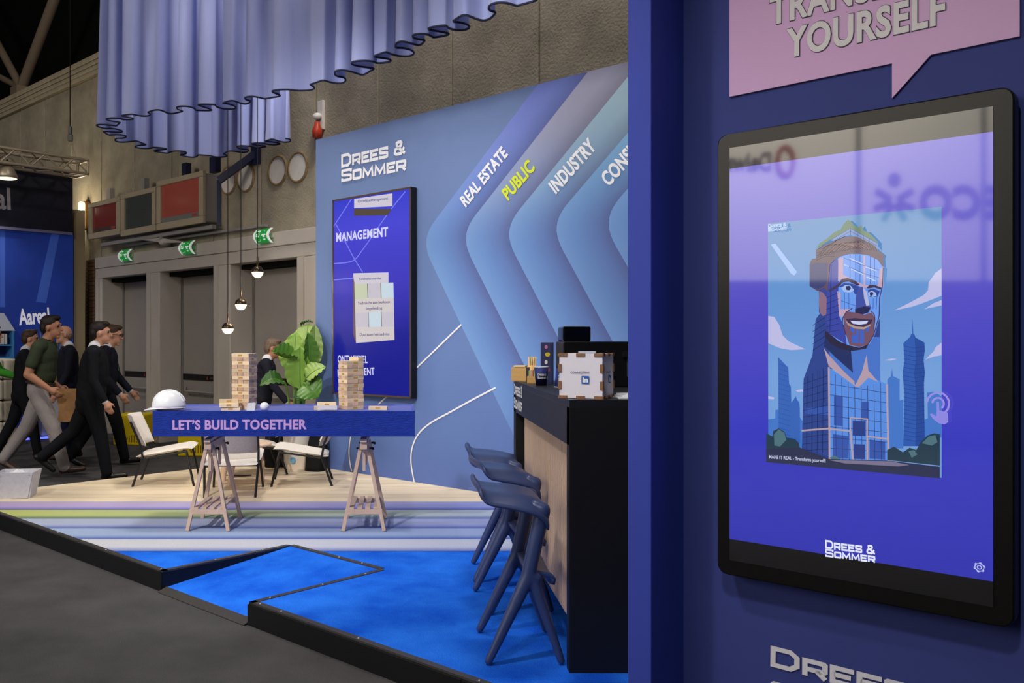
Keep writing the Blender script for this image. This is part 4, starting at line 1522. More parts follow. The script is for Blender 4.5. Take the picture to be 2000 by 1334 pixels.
# ------------------------------------------------------------------ trestle table with tray
TX0, TX1, TY0, TY1, TZ0, TZ1 = -1.739, 0.0855, 6.2, 6.86, 0.789, 0.967
tb = empty('display_tray_table', ((TX0 + TX1) / 2, (TY0 + TY1) / 2, TZ0), 'long blue tray table top lettered LET\'S BUILD TOGETHER on two trestles', 'table')
M_tray = mat('tray_blue', (28, 54, 152), 0.8, 0.2, noise=0.12, nscale=14, stretch=(1, 1, 3), bump=0.5, bscale=45)
M_trayin = mat('tray_inside', (92, 104, 186), 0.7, 0.2)
th = 0.018
MB().box(((TX0 + TX1) / 2, TY0 + th / 2, (TZ0 + TZ1) / 2), (TX1 - TX0, th, TZ1 - TZ0)).build('front_panel', M_tray, tb, bevel=0.002)
MB().box(((TX0 + TX1) / 2, TY1 - th / 2, (TZ0 + TZ1) / 2), (TX1 - TX0, th, TZ1 - TZ0)).build('back_panel', M_trayin, tb, bevel=0.002)
for x in (TX0 + th / 2, TX1 - th / 2):
    MB().box((x, (TY0 + TY1) / 2, (TZ0 + TZ1) / 2), (th, TY1 - TY0 - 2 * th, TZ1 - TZ0)).build('side_panel', M_trayin, tb, bevel=0.002)
MB().box(((TX0 + TX1) / 2, (TY0 + TY1) / 2, 0.947), (TX1 - TX0 - 2 * th, TY1 - TY0 - 2 * th, 0.02)).build('tray_floor', mat('tray_floor', (104, 114, 192), 0.7), tb)
MB().box(((TX0 + TX1) / 2, (TY0 + TY1) / 2, TZ0 + 0.008), (TX1 - TX0 - 2 * th, TY1 - TY0 - 2 * th, 0.016)).build('bottom_panel', M_trayin, tb)
fy = TY0
tx = MB()
put_text(tx, 'LET\u2019S BUILD TOGETHER', AT(337, 838.5, fy), AT(599, 837.5, fy), (0, -1, 0), 0.066, bold=0.036, lift=0.002, spacing=1.05)
tx.build('lettering', mat('lilac_print', (206, 164, 226), 0.6), tb)

M_birch = mat('birch', (206, 178, 160), 0.6, 0.3, noise=0.08, nscale=6, stretch=(1, 1, 0.2))
tr_p = None
for cxx, lab in ((-1.37, 'left pale wooden trestle under the blue tray table, below its lettering'), (-0.273, 'right pale wooden trestle under the blue tray table, nearer the blue wall')):
    if tr_p is None:
        e = empty('trestle', (cxx, 6.51, PZ), lab, 'trestle', 'trestles')
        ht = 0.595
        for sy, yb, yt in ((-1, -0.235, -0.17), (1, 0.235, 0.17)):
            for sx in (-1, 1):
                MB().bar((sx * 0.145, yb, 0), (sx * 0.022, yt, ht), 0.026, 0.03, up=(0, 1, 0)).build('leg', M_birch, e, world=False, bevel=0.003)
            MB().box((0, yb * 0.965 + 0.012 * sy * 0, 0.135), (0.262, 0.02, 0.035)).build('shelf_rail', M_birch, e, world=False, bevel=0.002)
        for sx in (-0.085, -0.028, 0.028, 0.085):
            MB().box((sx, 0, 0.159), (0.036, 0.47, 0.012)).build('shelf_slat', M_birch, e, world=False, bevel=0.002)
        MB().box((0, 0, ht + 0.005), (0.05, 0.5, 0.05)).build('beam', M_birch, e, world=False, bevel=0.003)
        MB().bar((0.0, -0.27, ht + 0.043), (0.0, 0.27, ht + 0.062), 0.045, 0.022).build('adjustable_beam', M_birch, e, world=False, bevel=0.002)
        for sy in (-0.17, 0.17):
            MB().box((0.0, sy, ht - 0.06), (0.02, 0.02, 0.24)).build('adjusting_rod', M_birch, e, world=False)
            MB().tube([(-0.055, sy, ht - 0.02), (0.055, sy, ht - 0.02)], 0.007, 8).build('bolt', M_blackmetal, e, world=False)
            MB().box((0.06, sy, ht - 0.02), (0.012, 0.05, 0.016), rz=0.3).build('wing_nut', M_blackmetal, e, world=False)
        tr_p = e
    else:
        e = copy_tree(tr_p)
        e.location = (cxx, 6.51, PZ)
        e['label'] = lab

# ------------------------------------------------------------------ wooden blocks
M_block = mat('block_wood', (246, 222, 186), 0.6, 0.3, noise=0.09, nscale=9, stretch=(1, 8, 8), obj_rand=0.26)
M_stamp = mat('block_stamp', (206, 160, 84), 0.7)
BL, BW, BH = 0.137, 0.0457, 0.0271
bproto = empty('wooden_block', (0, 0, 0))
bm_ = MB().box((0, 0, BH / 2), (BL - 0.0015, BW - 0.0022, BH - 0.0004))
bm_.mi[-1] = bm_.mi[-2] = 1
bm_.build('block', [M_block, mat('block_end_grain', (226, 190, 162), 0.75, 0.2, noise=0.12, nscale=60, obj_rand=0.22)], bproto, world=False, bevel=0.0012)
MB().box((0, -BW / 2 + 0.0009, BH / 2), (0.034, 0.0012, 0.013)).build('stamp', M_stamp, bproto, world=False)
bproto_used = False
TRAYZ = 0.9572


def block(loc, rz, label, group, tilt=(0, 0)):
    global bproto_used
    if not bproto_used:
        o_ = bproto
        bproto_used = True
    else:
        o_ = copy_tree(bproto)
    o_.location = loc
    o_.rotation_euler = (tilt[0], tilt[1], rz)
    tag(o_, label, 'wooden block', group)
    return o_


ORD = 'top second third fourth fifth sixth seventh eighth ninth tenth eleventh twelfth thirteenth fourteenth fifteenth sixteenth'.split()


def tower(corner, ang, layers, label, group, right):
    """corner = nearest lower corner; right = unit axis towards the right-hand face's far end"""
    a = Vector((math.cos(ang), math.sin(ang), 0))        # along the face seen on the right
    b = Vector((-math.sin(ang), math.cos(ang), 0))
    base = Vector(corner)
    for k in range(layers):
        ordn = ORD[layers - 1 - k]
        jx, jy = random.uniform(-0.0025, 0.0025), random.uniform(-0.0025, 0.0025)
        for i in range(3):
            off = (i + 0.5) * BW
            jr = random.uniform(-0.008, 0.008)
            jj = random.uniform(-0.002, 0.002)
            if k % 2 == right:      # long side lies along a, seen on the b=0 face
                c_ = base + a * (BL / 2 + jx + jj) + b * (off + jy)
                rz = ang
            else:
                c_ = base + a * (off + jx) + b * (BL / 2 + jy + jj)
                rz = ang - PI / 2
            c_.z = TRAYZ + k * BH
            words = ('right', 'middle', 'left') if (k % 2 == right) == (right == 1) else (('front', 'middle', 'rear'))
            if ordn == 'top':
                lab_ = 'wooden block, %s of three, in the top full layer of the %s' % (words[i], label)
            else:
                lab_ = 'wooden block, %s of three, %s layer from the top of the %s' % (words[i], ordn, label)
            block(c_, rz + jr, lab_, group)


# left tower: nearest corner at pixel column 486, its broad face on the left
c1 = Vector((-0.1724 * 6.4, 6.4, TRAYZ))
th1 = math.radians(16.2)
# axis a runs to the left-hand far corner mirrored: use the face to the right as a
a_dir = math.radians(90 - 16.2)
tower(c1, a_dir, 15, 'taller left tower', 'blocks of the left tower', 1)
c2 = Vector((-0.0621 * 6.4, 6.4, TRAYZ))
tower(c2, math.radians(31.9), 13, 'shorter right tower', 'blocks of the right tower', 0)
tA, tB = Vector((math.cos(math.radians(31.9)), math.sin(math.radians(31.9)), 0)), Vector((-math.sin(math.radians(31.9)), math.cos(math.radians(31.9)), 0))
cc_ = c2 + tA * (BW * 2.5) + tB * (BL / 2)
block((cc_.x, cc_.y, TRAYZ + 13 * BH), math.radians(31.9) + PI / 2, 'single wooden block crowning the shorter right tower', 'blocks of the right tower')
# loose blocks
pile = [(-1.222, 6.345, 0, 0.06, 'front block of the bottom layer'), (-1.222, 6.395, 0, 0.03, 'middle block of the bottom layer'), (-1.225, 6.445, 0, 0.05, 'rear block of the bottom layer'),
        (-1.232, 6.335, 1, 0.10, 'front block of the second layer'), (-1.228, 6.386, 1, 0.08, 'rear block of the second layer'), (-1.236, 6.352, 2, 0.14, 'top block')]
for x_, y_, k_, r_, lb in pile:
    block((x_, y_, TRAYZ + k_ * BH), r_, lb + ' in the low pile left of the taller tower', 'loose blocks by the left tower')
for l_, r_, t_, lb in (((-0.57, 6.43, TRAYZ), 0.12, (0, 0), 'loose block lying lowest left of the shorter tower'), ((-0.535, 6.34, TRAYZ), 0.10, (0, 0), 'loose block lying in front left of the shorter tower'),
                       ((-0.545, 6.43, TRAYZ + BH), 0.05, (0, 0), 'loose block on top of the small pile left of the shorter tower'),
                       ((-0.175, 6.42, TRAYZ), -0.12, (0, 0), 'lone wooden block lying right of the shorter tower')):
    block(l_, r_, lb, 'loose blocks by the right tower', t_)
MB().box((-0.53, 6.29, TRAYZ + BH / 2 + 0.012), (BL, 0.004, 0.03), rz=0.1).build('white_card', M_white)
tag(bpy.data.objects['white_card'], 'small white card leaning on the loose blocks in the tray', 'card')
MB().lathe([(0.0, 0.0), (0.022, 0.004), (0.033, 0.02), (0.034, 0.034), (0.026, 0.05), (0.012, 0.058), (0.0, 0.06)], (-0.985, 6.36, TRAYZ), 18).build('white_ball', mat('ball_white', (240, 240, 246), 0.35))
tag(bpy.data.objects['white_ball'], 'small white foam ball in the tray right of the taller tower', 'ball')
MB().prism([(-1.10, 6.28, TRAYZ), (-1.045, 6.30, TRAYZ), (-1.06, 6.33, TRAYZ)], (0.005, 0.012, 0.058)).build('folded_paper', M_white)
tag(bpy.data.objects['folded_paper'], 'scrap of folded white paper at the foot of the taller tower', 'paper')

# hard hat on the corner of the tray
hh = empty('hard_hat', (-1.66, 6.33, TZ1 + 0.004), 'white safety helmet with peak to the left, on the corner of the blue tray', 'helmet')
M_helm = mat('helmet_white', (240, 241, 248), 0.25, 0.5)
rows = []
for i in range(13):
    t = i / 12 * PI / 2
    row = []
    for k in range(33):
        a = 2 * PI * k / 32
        rx, ry = 0.118, 0.098
        rr = math.cos(t) ** 0.85
        row.append((rx * rr * math.cos(a), ry * rr * math.sin(a), 0.012 + 0.118 * math.sin(t)))
    rows.append(row)
MB().grid(rows, uv=False).build('shell', M_helm, hh, world=False, solid=0.004)
rows = []
for f in (0.0, 0.5, 1.0):
    row = []
    for k in range(33):
        a = 2 * PI * k / 32
        pk = max(0.0, -math.cos(a))
        ext = 0.006 + 0.055 * pk ** 2
        row.append(((0.116 + ext * f) * math.cos(a), (0.096 + (0.006 + 0.012 * pk) * f) * math.sin(a), 0.014 - f * (0.004 + 0.02 * pk ** 2)))
    rows.append(row)
MB().grid(rows, uv=False).build('brim', M_helm, hh, world=False, solid=0.004)
for yy_ in (-0.03, 0.0, 0.03):
    MB().tube([(0.118 * math.cos(t), yy_ * (0.6 + 0.4 * math.cos(t)), 0.016 + 0.118 * math.sin(t)) for t in [0.35 + i * 0.2 for i in range(13)]], 0.0045, 6).build('ridge', M_helm, hh, world=False)
MB().lathe([(0.105, 0.0), (0.108, 0.014), (0.1, 0.018)], (0, 0, 0.0), 24, sy=0.84).build('inner_band', mat('helmet_band', (196, 160, 96), 0.6), hh, world=False)

# ------------------------------------------------------------------ lounge chairs and table
M_boucle = mat('chair_fabric', (232, 224, 214), 0.95, 0.1, noise=0.06, nscale=60, bump=0.3, bscale=200, sheen=0.3)
M_grey = mat('chair_back_fabric', (190, 182, 184), 0.95, 0.1, noise=0.08, nscale=70, bump=0.3, bscale=200)


def make_chair():
    e = empty('lounge_chair', (0, 0, PZ))
    rows = []
    N = 13
    # seat cushion: rounded slab, tilted back
    for side in (0, 1):
        pass
    def seat_pt(u, v, top):
        # u -1 (rear) .. 1 (front); v -1..1
        x = 0.255 * u
        y = 0.25 * v * (1 - 0.10 * max(0, -u) - 0.05 * max(0, u))
        ed = max(abs(u), abs(v)) ** 6
        h = 0.315 + 0.045 * u - (0.02 * (u > 0.8)) * (u - 0.8) * 5
        return (x, y, h + (0.022 * (1 - ed) if top else -0.022 * (1 - ed)) + 0.012 * (abs(v) ** 2) * 0.5)
    for i in range(N):
        rows.append([seat_pt(math.sin((i / (N - 1) - 0.5) * PI), math.sin((j / (N - 1) - 0.5) * PI), True) for j in range(N)])
    low = []
    for i in range(N):
        low.append([seat_pt(math.sin((i / (N - 1) - 0.5) * PI), math.sin((j / (N - 1) - 0.5) * PI), False) for j in range(N)][::-1])
    MB().grid(rows, uv=False).grid(low, uv=False).build('seat', M_boucle, e, world=False)
    # backrest: curved pad
    def back(off, flip):
        rr_ = []
        for i in range(N):
            t = i / (N - 1)
            z = 0.37 + 0.285 * t
            row = []
            for j in range(17):
                v = math.sin((j / 16 - 0.5) * PI)
                wid = 0.245 * (1 - 0.12 * (1 - t) ** 2 - 0.06 * t ** 4)
                x = -0.235 - 0.13 * t + 0.075 * v * v
                ed = max(abs(v) ** 8, abs(2 * t - 1) ** 8)
                row.append((x + off * (1 - ed), wid * v, z))
            rr_.append(row[::-1] if flip else row)
        return rr_
    MB().grid(back(0.03, False), uv=False).build('backrest', M_boucle, e, world=False)
    MB().grid(back(-0.012, True), uv=False).build('back_shell', M_grey, e, world=False)
    for sy in (-1, 1):
        MB().tube([(0.27, sy * 0.225, 0.0), (0.2, sy * 0.2, 0.315), (0.17, sy * 0.195, 0.325)], 0.0115, 8).build('leg', M_blackmetal, e, world=False)
        MB().tube([(-0.285, sy * 0.215, 0.0), (-0.19, sy * 0.232, 0.27), (-0.215, sy * 0.236, 0.40), (-0.30, sy * 0.236, 0.60)], 0.0115, 8).build('leg', M_blackmetal, e, world=False)
        MB().tube([(0.2, sy * 0.2, 0.315), (-0.19, sy * 0.225, 0.262)], 0.009, 8).build('side_rail', M_blackmetal, e, world=False)
    MB().tube([(0.17, -0.195, 0.322), (0.17, 0.195, 0.322)], 0.009, 8).build('cross_rail', M_blackmetal, e, world=False)
    MB().tube([(-0.19, -0.225, 0.262), (-0.19, 0.225, 0.262)], 0.009, 8).build('cross_rail', M_blackmetal, e, world=False)
    return e


ch0 = make_chair()
CH = [((-2.22, 8.43), 6, 'cream lounge chair on the left, seen side-on, back beside the yellow cube'), ((-1.49, 7.90), 93, 'cream lounge chair with grey back turned to the viewer behind the left trestle'),
      ((-0.95, 8.42), 184, 'cream lounge chair on the right facing left, nearest the blue wall'), ((-1.50, 9.06), 200, 'cream lounge chair at the back beyond the low wooden table')]
for i, ((x, y), a, lab) in enumerate(CH):
    e = ch0 if i == 0 else copy_tree(ch0)
    e.location = (x, y, PZ)
    e.rotation_euler = (0, 0, math.radians(a))
    tag(e, lab, 'chair', 'cream lounge chairs')
M_tablewood = mat('table_wood', (226, 196, 172), 0.5, 0.35, noise=0.06, nscale=8)
ct = empty('low_round_table', (-1.53, 8.44, PZ), 'low round pale wooden table with thick tapered legs among the chairs', 'table')
MB().lathe([(0, 0.35), (0.27, 0.35), (0.29, 0.358), (0.29, 0.372), (0.28, 0.378), (0, 0.378)], (0, 0, 0), 40).build('table_top', M_tablewood, ct, world=False)
for lx, ly in ((-0.06, -0.21), (-0.19, 0.11), (0.2, 0.02)):
    MB().tube([(lx, ly, 0), (lx * 0.8, ly * 0.8, 0.352)], [0.024, 0.04], 14).build('leg', M_tablewood, ct, world=False)

# ------------------------------------------------------------------ bags by the wall
M_bagblack = mat('backpack_black', (18, 18, 20), 0.8, 0.2, noise=0.15, nscale=20, bump=0.3, bscale=30)
M_tote = mat('tote_beige', (222, 204, 180), 0.9, 0.1, noise=0.06, nscale=14, bump=0.3, bscale=20)


def soft_bag(name, loc, w, d, h, rz, m, label, lean=0.06, logo=None, handles=True, cat='bag'):
    e = empty(name, (*loc, PZ), label, cat, rz=rz)
    rows = []
    for i in range(12):
        t = i / 11
        row = []
        for k in range(29):
            a = 2 * PI * k / 28
            ca, sa = math.cos(a), math.sin(a)
            sq = 1 / (abs(ca) ** 4 + abs(sa) ** 4) ** 0.25
            kx = (1 + 0.08 * math.sin(t * PI)) * (1 - 0.12 * t)
            ky = (1 - 0.45 * t ** 2) * (1 + 0.12 * math.sin(3 * a + 4 * t) * 0.5)
            row.append((w / 2 * ca * sq * kx, d / 2 * sa * sq * ky + lean * t, h * t))
        rows.append(row)
    MB().grid(rows, uv=False).add([rows[0][k] for k in range(28)], [tuple(range(27, -1, -1))]).add([rows[-1][k] for k in range(28)], [tuple(range(28))]).build('body', m, e, world=False)
    if handles:
        MB().tube([(-w * 0.2, lean, h * 0.97), (-w * 0.17, lean, h * 1.14), (w * 0.17, lean, h * 1.14), (w * 0.2, lean, h * 0.97)], 0.009, 8).build('handle', m, e, world=False)
    if logo:
        MB().prism([(0.03 * math.cos(a) - w * 0.1, -d * 0.53 + 0.012, h * 0.42 + 0.035 * math.sin(a)) for a in [2 * PI * i / 16 for i in range(16)]], (0, -0.006, 0)).build('round_mark', mat('bag_mark', logo, 0.6), e, world=False)
    return e


soft_bag('tote_bag', (-1.10, 9.22), 0.19, 0.1, 0.26, -0.3, M_tote, 'beige canvas bag with blue mark on the floor by the wall', logo=(110, 170, 200))
soft_bag('backpack', (-0.90, 9.22), 0.20, 0.17, 0.40, -0.5, M_bagblack, 'black backpack leaning on the blue wall behind the right chair')
soft_bag('backpack', (-1.34, 9.52), 0.26, 0.18, 0.38, 0.2, M_bagblack, 'black bag on the floor behind the low wooden table', cat='bag')
yc = empty('yellow_charger', (-1.80, 8.82, PZ), 'small yellow plug lying on the boards behind the grey chair back', 'plug')
MB().box((0, 0, 0.02), (0.07, 0.05, 0.04), rz=0.4).build('body', mat('plug_yellow', (220, 190, 30), 0.5), yc, world=False, bevel=0.006)
MB().tube(smooth_path([(0.03, 0, 0.01), (0.12, 0.02, 0.008), (0.2, -0.02, 0.008), (0.3, 0.03, 0.008)], 5), 0.006, 6).build('cable', M_blackmetal, yc, world=False)

# ------------------------------------------------------------------ plant
M_leaf = [mat('leaf_%d' % i, c, 0.38, 0.45, noise=0.16, nscale=5, stretch=(1, 1, 1)) for i, c in enumerate(((112, 150, 58), (78, 122, 40), (140, 168, 88), (48, 88, 34)))]
M_stem = mat('leaf_stem', (96, 138, 58), 0.5, 0.3)
pl = empty('potted_plant', (-1.10, 9.33, PZ), 'tall potted plant with broad glossy green leaves at the end of the blue wall', 'plant')
MB().lathe([(0, 0.0), (0.12, 0.0), (0.14, 0.06), (0.15, 0.34), (0.158, 0.36), (0.145, 0.36), (0.138, 0.33), (0, 0.33)], (-1.10, 9.33, PZ), 28).build('pot', mat('pot_white', (226, 222, 214), 0.5), pl)
MB().lathe([(0.139, 0.335), (0.08, 0.345), (0, 0.35)], (-1.10, 9.33, PZ), 24).build('soil', mat('soil', (50, 38, 28), 0.95, 0.1, noise=0.3, nscale=60), pl)


def C7(x, y, d):
    return AT(490 + x * 0.15, 620 + y * 0.15, d)


def leaf(bx, by, bd, tx_, ty_, td, width, mi, face, fold=0.35, arch=0.0, root=None, wav=0.012):
    """blade from pixel/depth base to tip; face = direction the upper side looks"""
    width *= 1.28
    a, b = C7(bx, by, bd), C7(tx_, ty_, td)
    L = (b - a).length
    t_ = (b - a) / L
    f = Vector(face)
    s = t_.cross(f).normalized()
    n = s.cross(t_).normalized()
    rows = []
    NT, NS_ = 18, 11
    for i in range(NT):
        t = i / (NT - 1)
        w = width / 2 * (max(0.0, math.sin(PI * min(1, t ** 0.72)))) ** 0.62
        c_ = a + t_ * (L * t) + n * (arch * L * math.sin(PI * t))
        row = []
        for j in range(NS_):
            v = (j / (NS_ - 1) - 0.5) * 2
            row.append(c_ + s * (w * v * (1 - 0.12 * fold)) + n * (fold * w * (v * v) ** 0.5 + wav * math.sin(t * 34 + abs(v) * 3) * abs(v) ** 2 - 0.35 * fold * w))
        rows.append(row)
    lf = MB().grid(rows, uv=False).build('leaf', M_leaf[mi], pl)
    MB().tube([a + t_ * (L * t) + n * (arch * L * math.sin(PI * t) - 0.35 * fold * width / 2 * (max(0.0, math.sin(PI * min(1, t ** 0.72)))) ** 0.62 + 0.002) for t in [i / 10 for i in range(11)]],
              [0.008 - 0.0065 * i / 10 for i in range(11)], 6).build('midrib', M_stem, lf)
    rt = Vector(root) if root else Vector((-1.10 + random.uniform(-0.05, 0.05), 9.33 + random.uniform(-0.05, 0.05), PZ + 0.33))
    mid_ = rt.lerp(a, 0.6) + Vector((0, 0, 0.12 * (a - rt).length))
    MB().tube(smooth_path([rt, mid_, a, a + t_ * 0.04], 6), 0.011, 7).build('stalk', M_stem, pl)


leaf(690, 720, 9.32, 745, 80, 9.42, 0.36, 2, (-0.35, -1, 0.15), 0.22, 0.06)
leaf(560, 700, 9.28, 590, 190, 9.30, 0.27, 0, (-0.5, -1, 0.2), 0.25, 0.05)
leaf(640, 930, 9.18, 640, 375, 9.15, 0.24, 0, (-0.25, -1, 0.1), 0.3, 0.05)
leaf(770, 640, 9.15, 745, 195, 9.12, 0.15, 1, (0.75, -1, 0.1), 0.45, 0.05)
leaf(800, 640, 9.2, 830, 90, 9.25, 0.15, 2, (0.5, -1, 0.2), 0.35, 0.05)
leaf(585, 520, 9.2, 280, 452, 9.05, 0.20, 1, (0.3, -0.5, 0.9), 0.85, 0.03)
leaf(440, 850, 9.1, 115, 885, 8.98, 0.17, 3, (-0.1, -0.7, 0.75), 0.35, 0.28)
leaf(715, 790, 9.02, 972, 640, 8.98, 0.16, 2, (-0.2, -0.8, 0.6), 0.35, 0.16)
leaf(690, 860, 9.0, 880, 1040, 8.95, 0.24, 1, (0.1, -1, 0.35), 0.25, 0.16)
leaf(650, 90, 9.45, 805, 62, 9.38, 0.07, 3, (0.1, -0.3, 1), 0.3, 0.12)
leaf(700, 830, 9.05, 850, 770, 9.0, 0.13, 3, (0.0, -1, 0.5), 0.3, 0.1)
leaf(640, 960, 9.15, 700, 1090, 9.1, 0.14, 3, (0.1, -1, 0.2), 0.3, 0.1)

# ------------------------------------------------------------------ bar counter
CXL, CXR, CY0, CY1, CZ = 0.672, 1.32, 3.585, 5.38, 1.215
bar = empty('bar_counter', (1.0, 4.48, PZ), 'black bar counter with ribbed pale wood front beside the blue stools', 'counter')
MB().box(((CXL + CXR) / 2, CY0 + 0.03, (PZ + CZ - 0.03) / 2), (CXR - CXL, 0.06, CZ - 0.03 - PZ)).build('end_panel', M_black, bar, bevel=0.001)
MB().box(((CXL + CXR) / 2, CY1 - 0.05, (PZ + CZ - 0.03) / 2), (CXR - CXL, 0.10, CZ - 0.03 - PZ)).build('end_panel', M_black, bar, bevel=0.001)
MB().box(((CXL + CXR) / 2, (CY0 + CY1) / 2, CZ - 0.015), (CXR - CXL, CY1 - CY0, 0.03)).build('counter_top', mat('counter_top', (24, 25, 29), 0.4, 0.4), bar, bevel=0.001)
MB().box((CXL + 0.012, (CY0 + CY1) / 2, 1.108), (0.024, CY1 - CY0 - 0.002, 0.155)).build('fascia', mat('fascia_black', (30, 31, 38), 0.45, 0.4), bar, bevel=0.001)
MB().box((0.80, (CY0 + CY1) / 2, 0.68), (0.08, CY1 - CY0 - 0.16, 0.84)).build('core_panel', M_black, bar)
MB().box((0.98, (CY0 + CY1) / 2, 0.2), (0.14, CY1 - CY0 - 0.16, 0.17)).build('plinth', M_black, bar)
M_slat = mat('slat_wood', (206, 178, 156), 0.6, 0.3, noise=0.07, nscale=5, stretch=(1, 1, 0.15))
slat0 = None
y = CY0 + 0.08
while y < CY1 - 0.115:
    if slat0 is None:
        slat0 = MB().box((0, 0, 0), (0.03, 0.024, 0.79)).build('slat', M_slat, bar, world=False, bevel=0.002)
        s_ = slat0
    else:
        s_ = slat0.copy()
        COL.objects.link(s_)
    s_.location = Vector((0.736, y, 0.645)) - bar.location
    y += 0.036
MB().box((0.756, (CY0 + CY1) / 2, 0.645), (0.012, CY1 - CY0 - 0.17, 0.79)).build('slat_backing', mat('slat_backing', (96, 76, 62), 0.8), bar)
lg = MB()
put_logo_line(lg, 'DREES &', (CXL, 5.34, 1.135), (CXL, 4.98, 1.135), (-1, 0, 0), 0.062, 0.003)
put_logo_line(lg, 'SOMMER', (CXL, 5.34, 1.055), (CXL, 4.98, 1.055), (-1, 0, 0), 0.062, 0.003)
lg.build('logo_lettering', M_white, bar)

# things on the counter
M_bamboo = mat('bamboo', (214, 170, 104), 0.5, 0.35, noise=0.08, nscale=10, stretch=(1, 1, 5))
M_cupnavy = mat('cup_navy', (44, 56, 120), 0.55, 0.3)


def CT(x, y):
    return G(x, y, CZ)


def open_box(e, w, d, h, m, t=0.006):
    MB().box((0, 0, t / 2), (w, d, t)).build('base', m, e, world=False)
    for sx in (-1, 1):
        MB().box((sx * (w - t) / 2, 0, h / 2), (t, d, h)).build('side', m, e, world=False)
    for sy in (-1, 1):
        MB().box((0, sy * (d - t) / 2, h / 2), (w - 2 * t, t, h)).build('side', m, e, world=False)


c = CT(1019, 745)
e = empty('napkin_box', (c.x, c.y + 0.05, CZ), 'bamboo box filled with paper napkins at the far end of the bar', 'box', rz=-0.35)
open_box(e, 0.088, 0.11, 0.082, M_bamboo)
for i in range(5):
    MB().box((0, 0, 0.045 + i * 0.011), (0.07, 0.092 - (i % 2) * 0.006, 0.009), rz=0.03 * (i - 2)).build('napkin', mat('napkin', (232, 208, 168), 0.9), e, world=False)
c = CT(1042, 741)
e = empty('stirrer_holder', (c.x + 0.0, c.y + 0.1, CZ), 'bunch of pale wooden stirrers in a bamboo cup behind the napkins', 'holder')
MB().lathe([(0, 0), (0.03, 0), (0.034, 0.085), (0.03, 0.085), (0.027, 0.006), (0, 0.006)], (0, 0, 0), 18).build('cup', M_bamboo, e, world=False)
st = None
for i in range(30):
    a = i * 2.4
    r_ = 0.024 * math.sqrt((i + 0.5) / 30)
    s_ = MB().box((0, 0, 0.07), (0.008, 0.0022, 0.125)).build('stirrer', mat('stirrer', (240, 214, 168), 0.7), e, world=False) if st is None else st.copy()
    if st is None:
        st = s_
    else:
        COL.objects.link(s_)
    s_.location = (r_ * math.cos(a), r_ * math.sin(a), 0.007)
    s_.rotation_euler = (-0.07 * math.sin(a), 0.07 * math.cos(a), a)
c = CT(1041, 749)
e = empty('sachet_box', (c.x, c.y + 0.03, CZ), 'small bamboo box of coloured sachets beside the paper cup', 'box', rz=-0.3)
open_box(e, 0.05, 0.055, 0.04, M_bamboo, 0.005)
for i, cl in enumerate(((176, 196, 60), (232, 200, 190), (226, 120, 110), (190, 206, 80))):
    MB().box((-0.014 + 0.0095 * i, 0, 0.042), (0.006, 0.036, 0.06)).build('sachet', mat('sachet_%d' % i, cl, 0.6), e, world=False)


def paper_cup(px, py, label, flip=False, dy=0.035):
    c_ = CT(px, py)
    e_ = empty('paper_cup', (c_.x, c_.y + dy, CZ), label, 'cup', 'navy paper cups on the bar')
    h_, r0, r1 = 0.098, 0.029, 0.039
    pf = [(0, 0.004), (r0 - 0.001, 0.004), (r0, 0.0), (r1, h_), (r1 - 0.0015, h_), (r0 - 0.002, 0.006), (0, 0.006)]
    lip_ = (r1, h_)
    if flip:
        pf = [(r, h_ - z) for r, z in pf][::-1]
        lip_ = (r1, 0.003)
    MB().lathe(pf, (0, 0, 0), 28).build('body', M_cupnavy, e_, world=False)
    MB().tube([(lip_[0] * math.cos(a), lip_[0] * math.sin(a), lip_[1]) for a in [2 * PI * i / 28 for i in range(28)]], 0.0024, 6, closed=True).build('rim', M_white, e_, world=False)
    tm = MB()
    for ln, z_ in (('DREES &', 0.052), ('SOMMER', 0.036)):
        tmp_ = MB()
        put_logo_line(tmp_, ln, (0, 0, 0), (0.05, 0, 0), (0, -1, 0), 0.012)
        for f_ in range(len(tmp_.f)):
            pts_ = []
            for vi in tmp_.f[f_]:
                v_ = tmp_.v[vi]
                zz = z_ + v_[2]
                rr = (r0 + (r1 - r0) * (zz / h_ if not flip else 1 - zz / h_)) + 0.0006
                an = -PI / 2 + (v_[0] - 0.025) / rr
                pts_.append((rr * math.cos(an), rr * math.sin(an), zz))
            tm.add(pts_, [(0, 1, 2, 3)])
    tm.build('cup_lettering', M_white, e_, world=False)
    return e_


paper_cup(1059, 753, 'navy paper cup with white rim standing upright on the bar')
paper_cup(1099, 757, 'navy paper cup turned upside down, half hidden by the white cube', True, 0.02)
c = CT(1071, 750)
e = empty('tea_box', (c.x, c.y + 0.04, CZ), 'tall navy tea carton with fruit and flower prints behind the paper cup', 'carton', rz=-0.32)
MB().box((0, 0, 0.115), (0.062, 0.07, 0.23)).build('carton', mat('tea_navy', (46, 50, 96), 0.5), e, world=False, bevel=0.001)
for i, (cl, sh) in enumerate((((200, 120, 170), 5), ((226, 196, 40), 6), ((230, 226, 220), 7), ((150, 60, 70), 3), ((206, 214, 196), 5))):
    z_ = 0.205 - i * 0.042
    MB().prism([(0.008 * (i % 2) + 0.011 * math.cos(a) * (1.3 if i % 2 else 0.8), -0.0352, z_ + 0.012 * math.sin(a)) for a in [2 * PI * j / 9 + 0.3 * math.sin(j * sh) for j in range(9)]], (0, -0.0006, 0)).build('fruit_print', mat('tea_print_%d' % i, cl, 0.5), e, world=False)
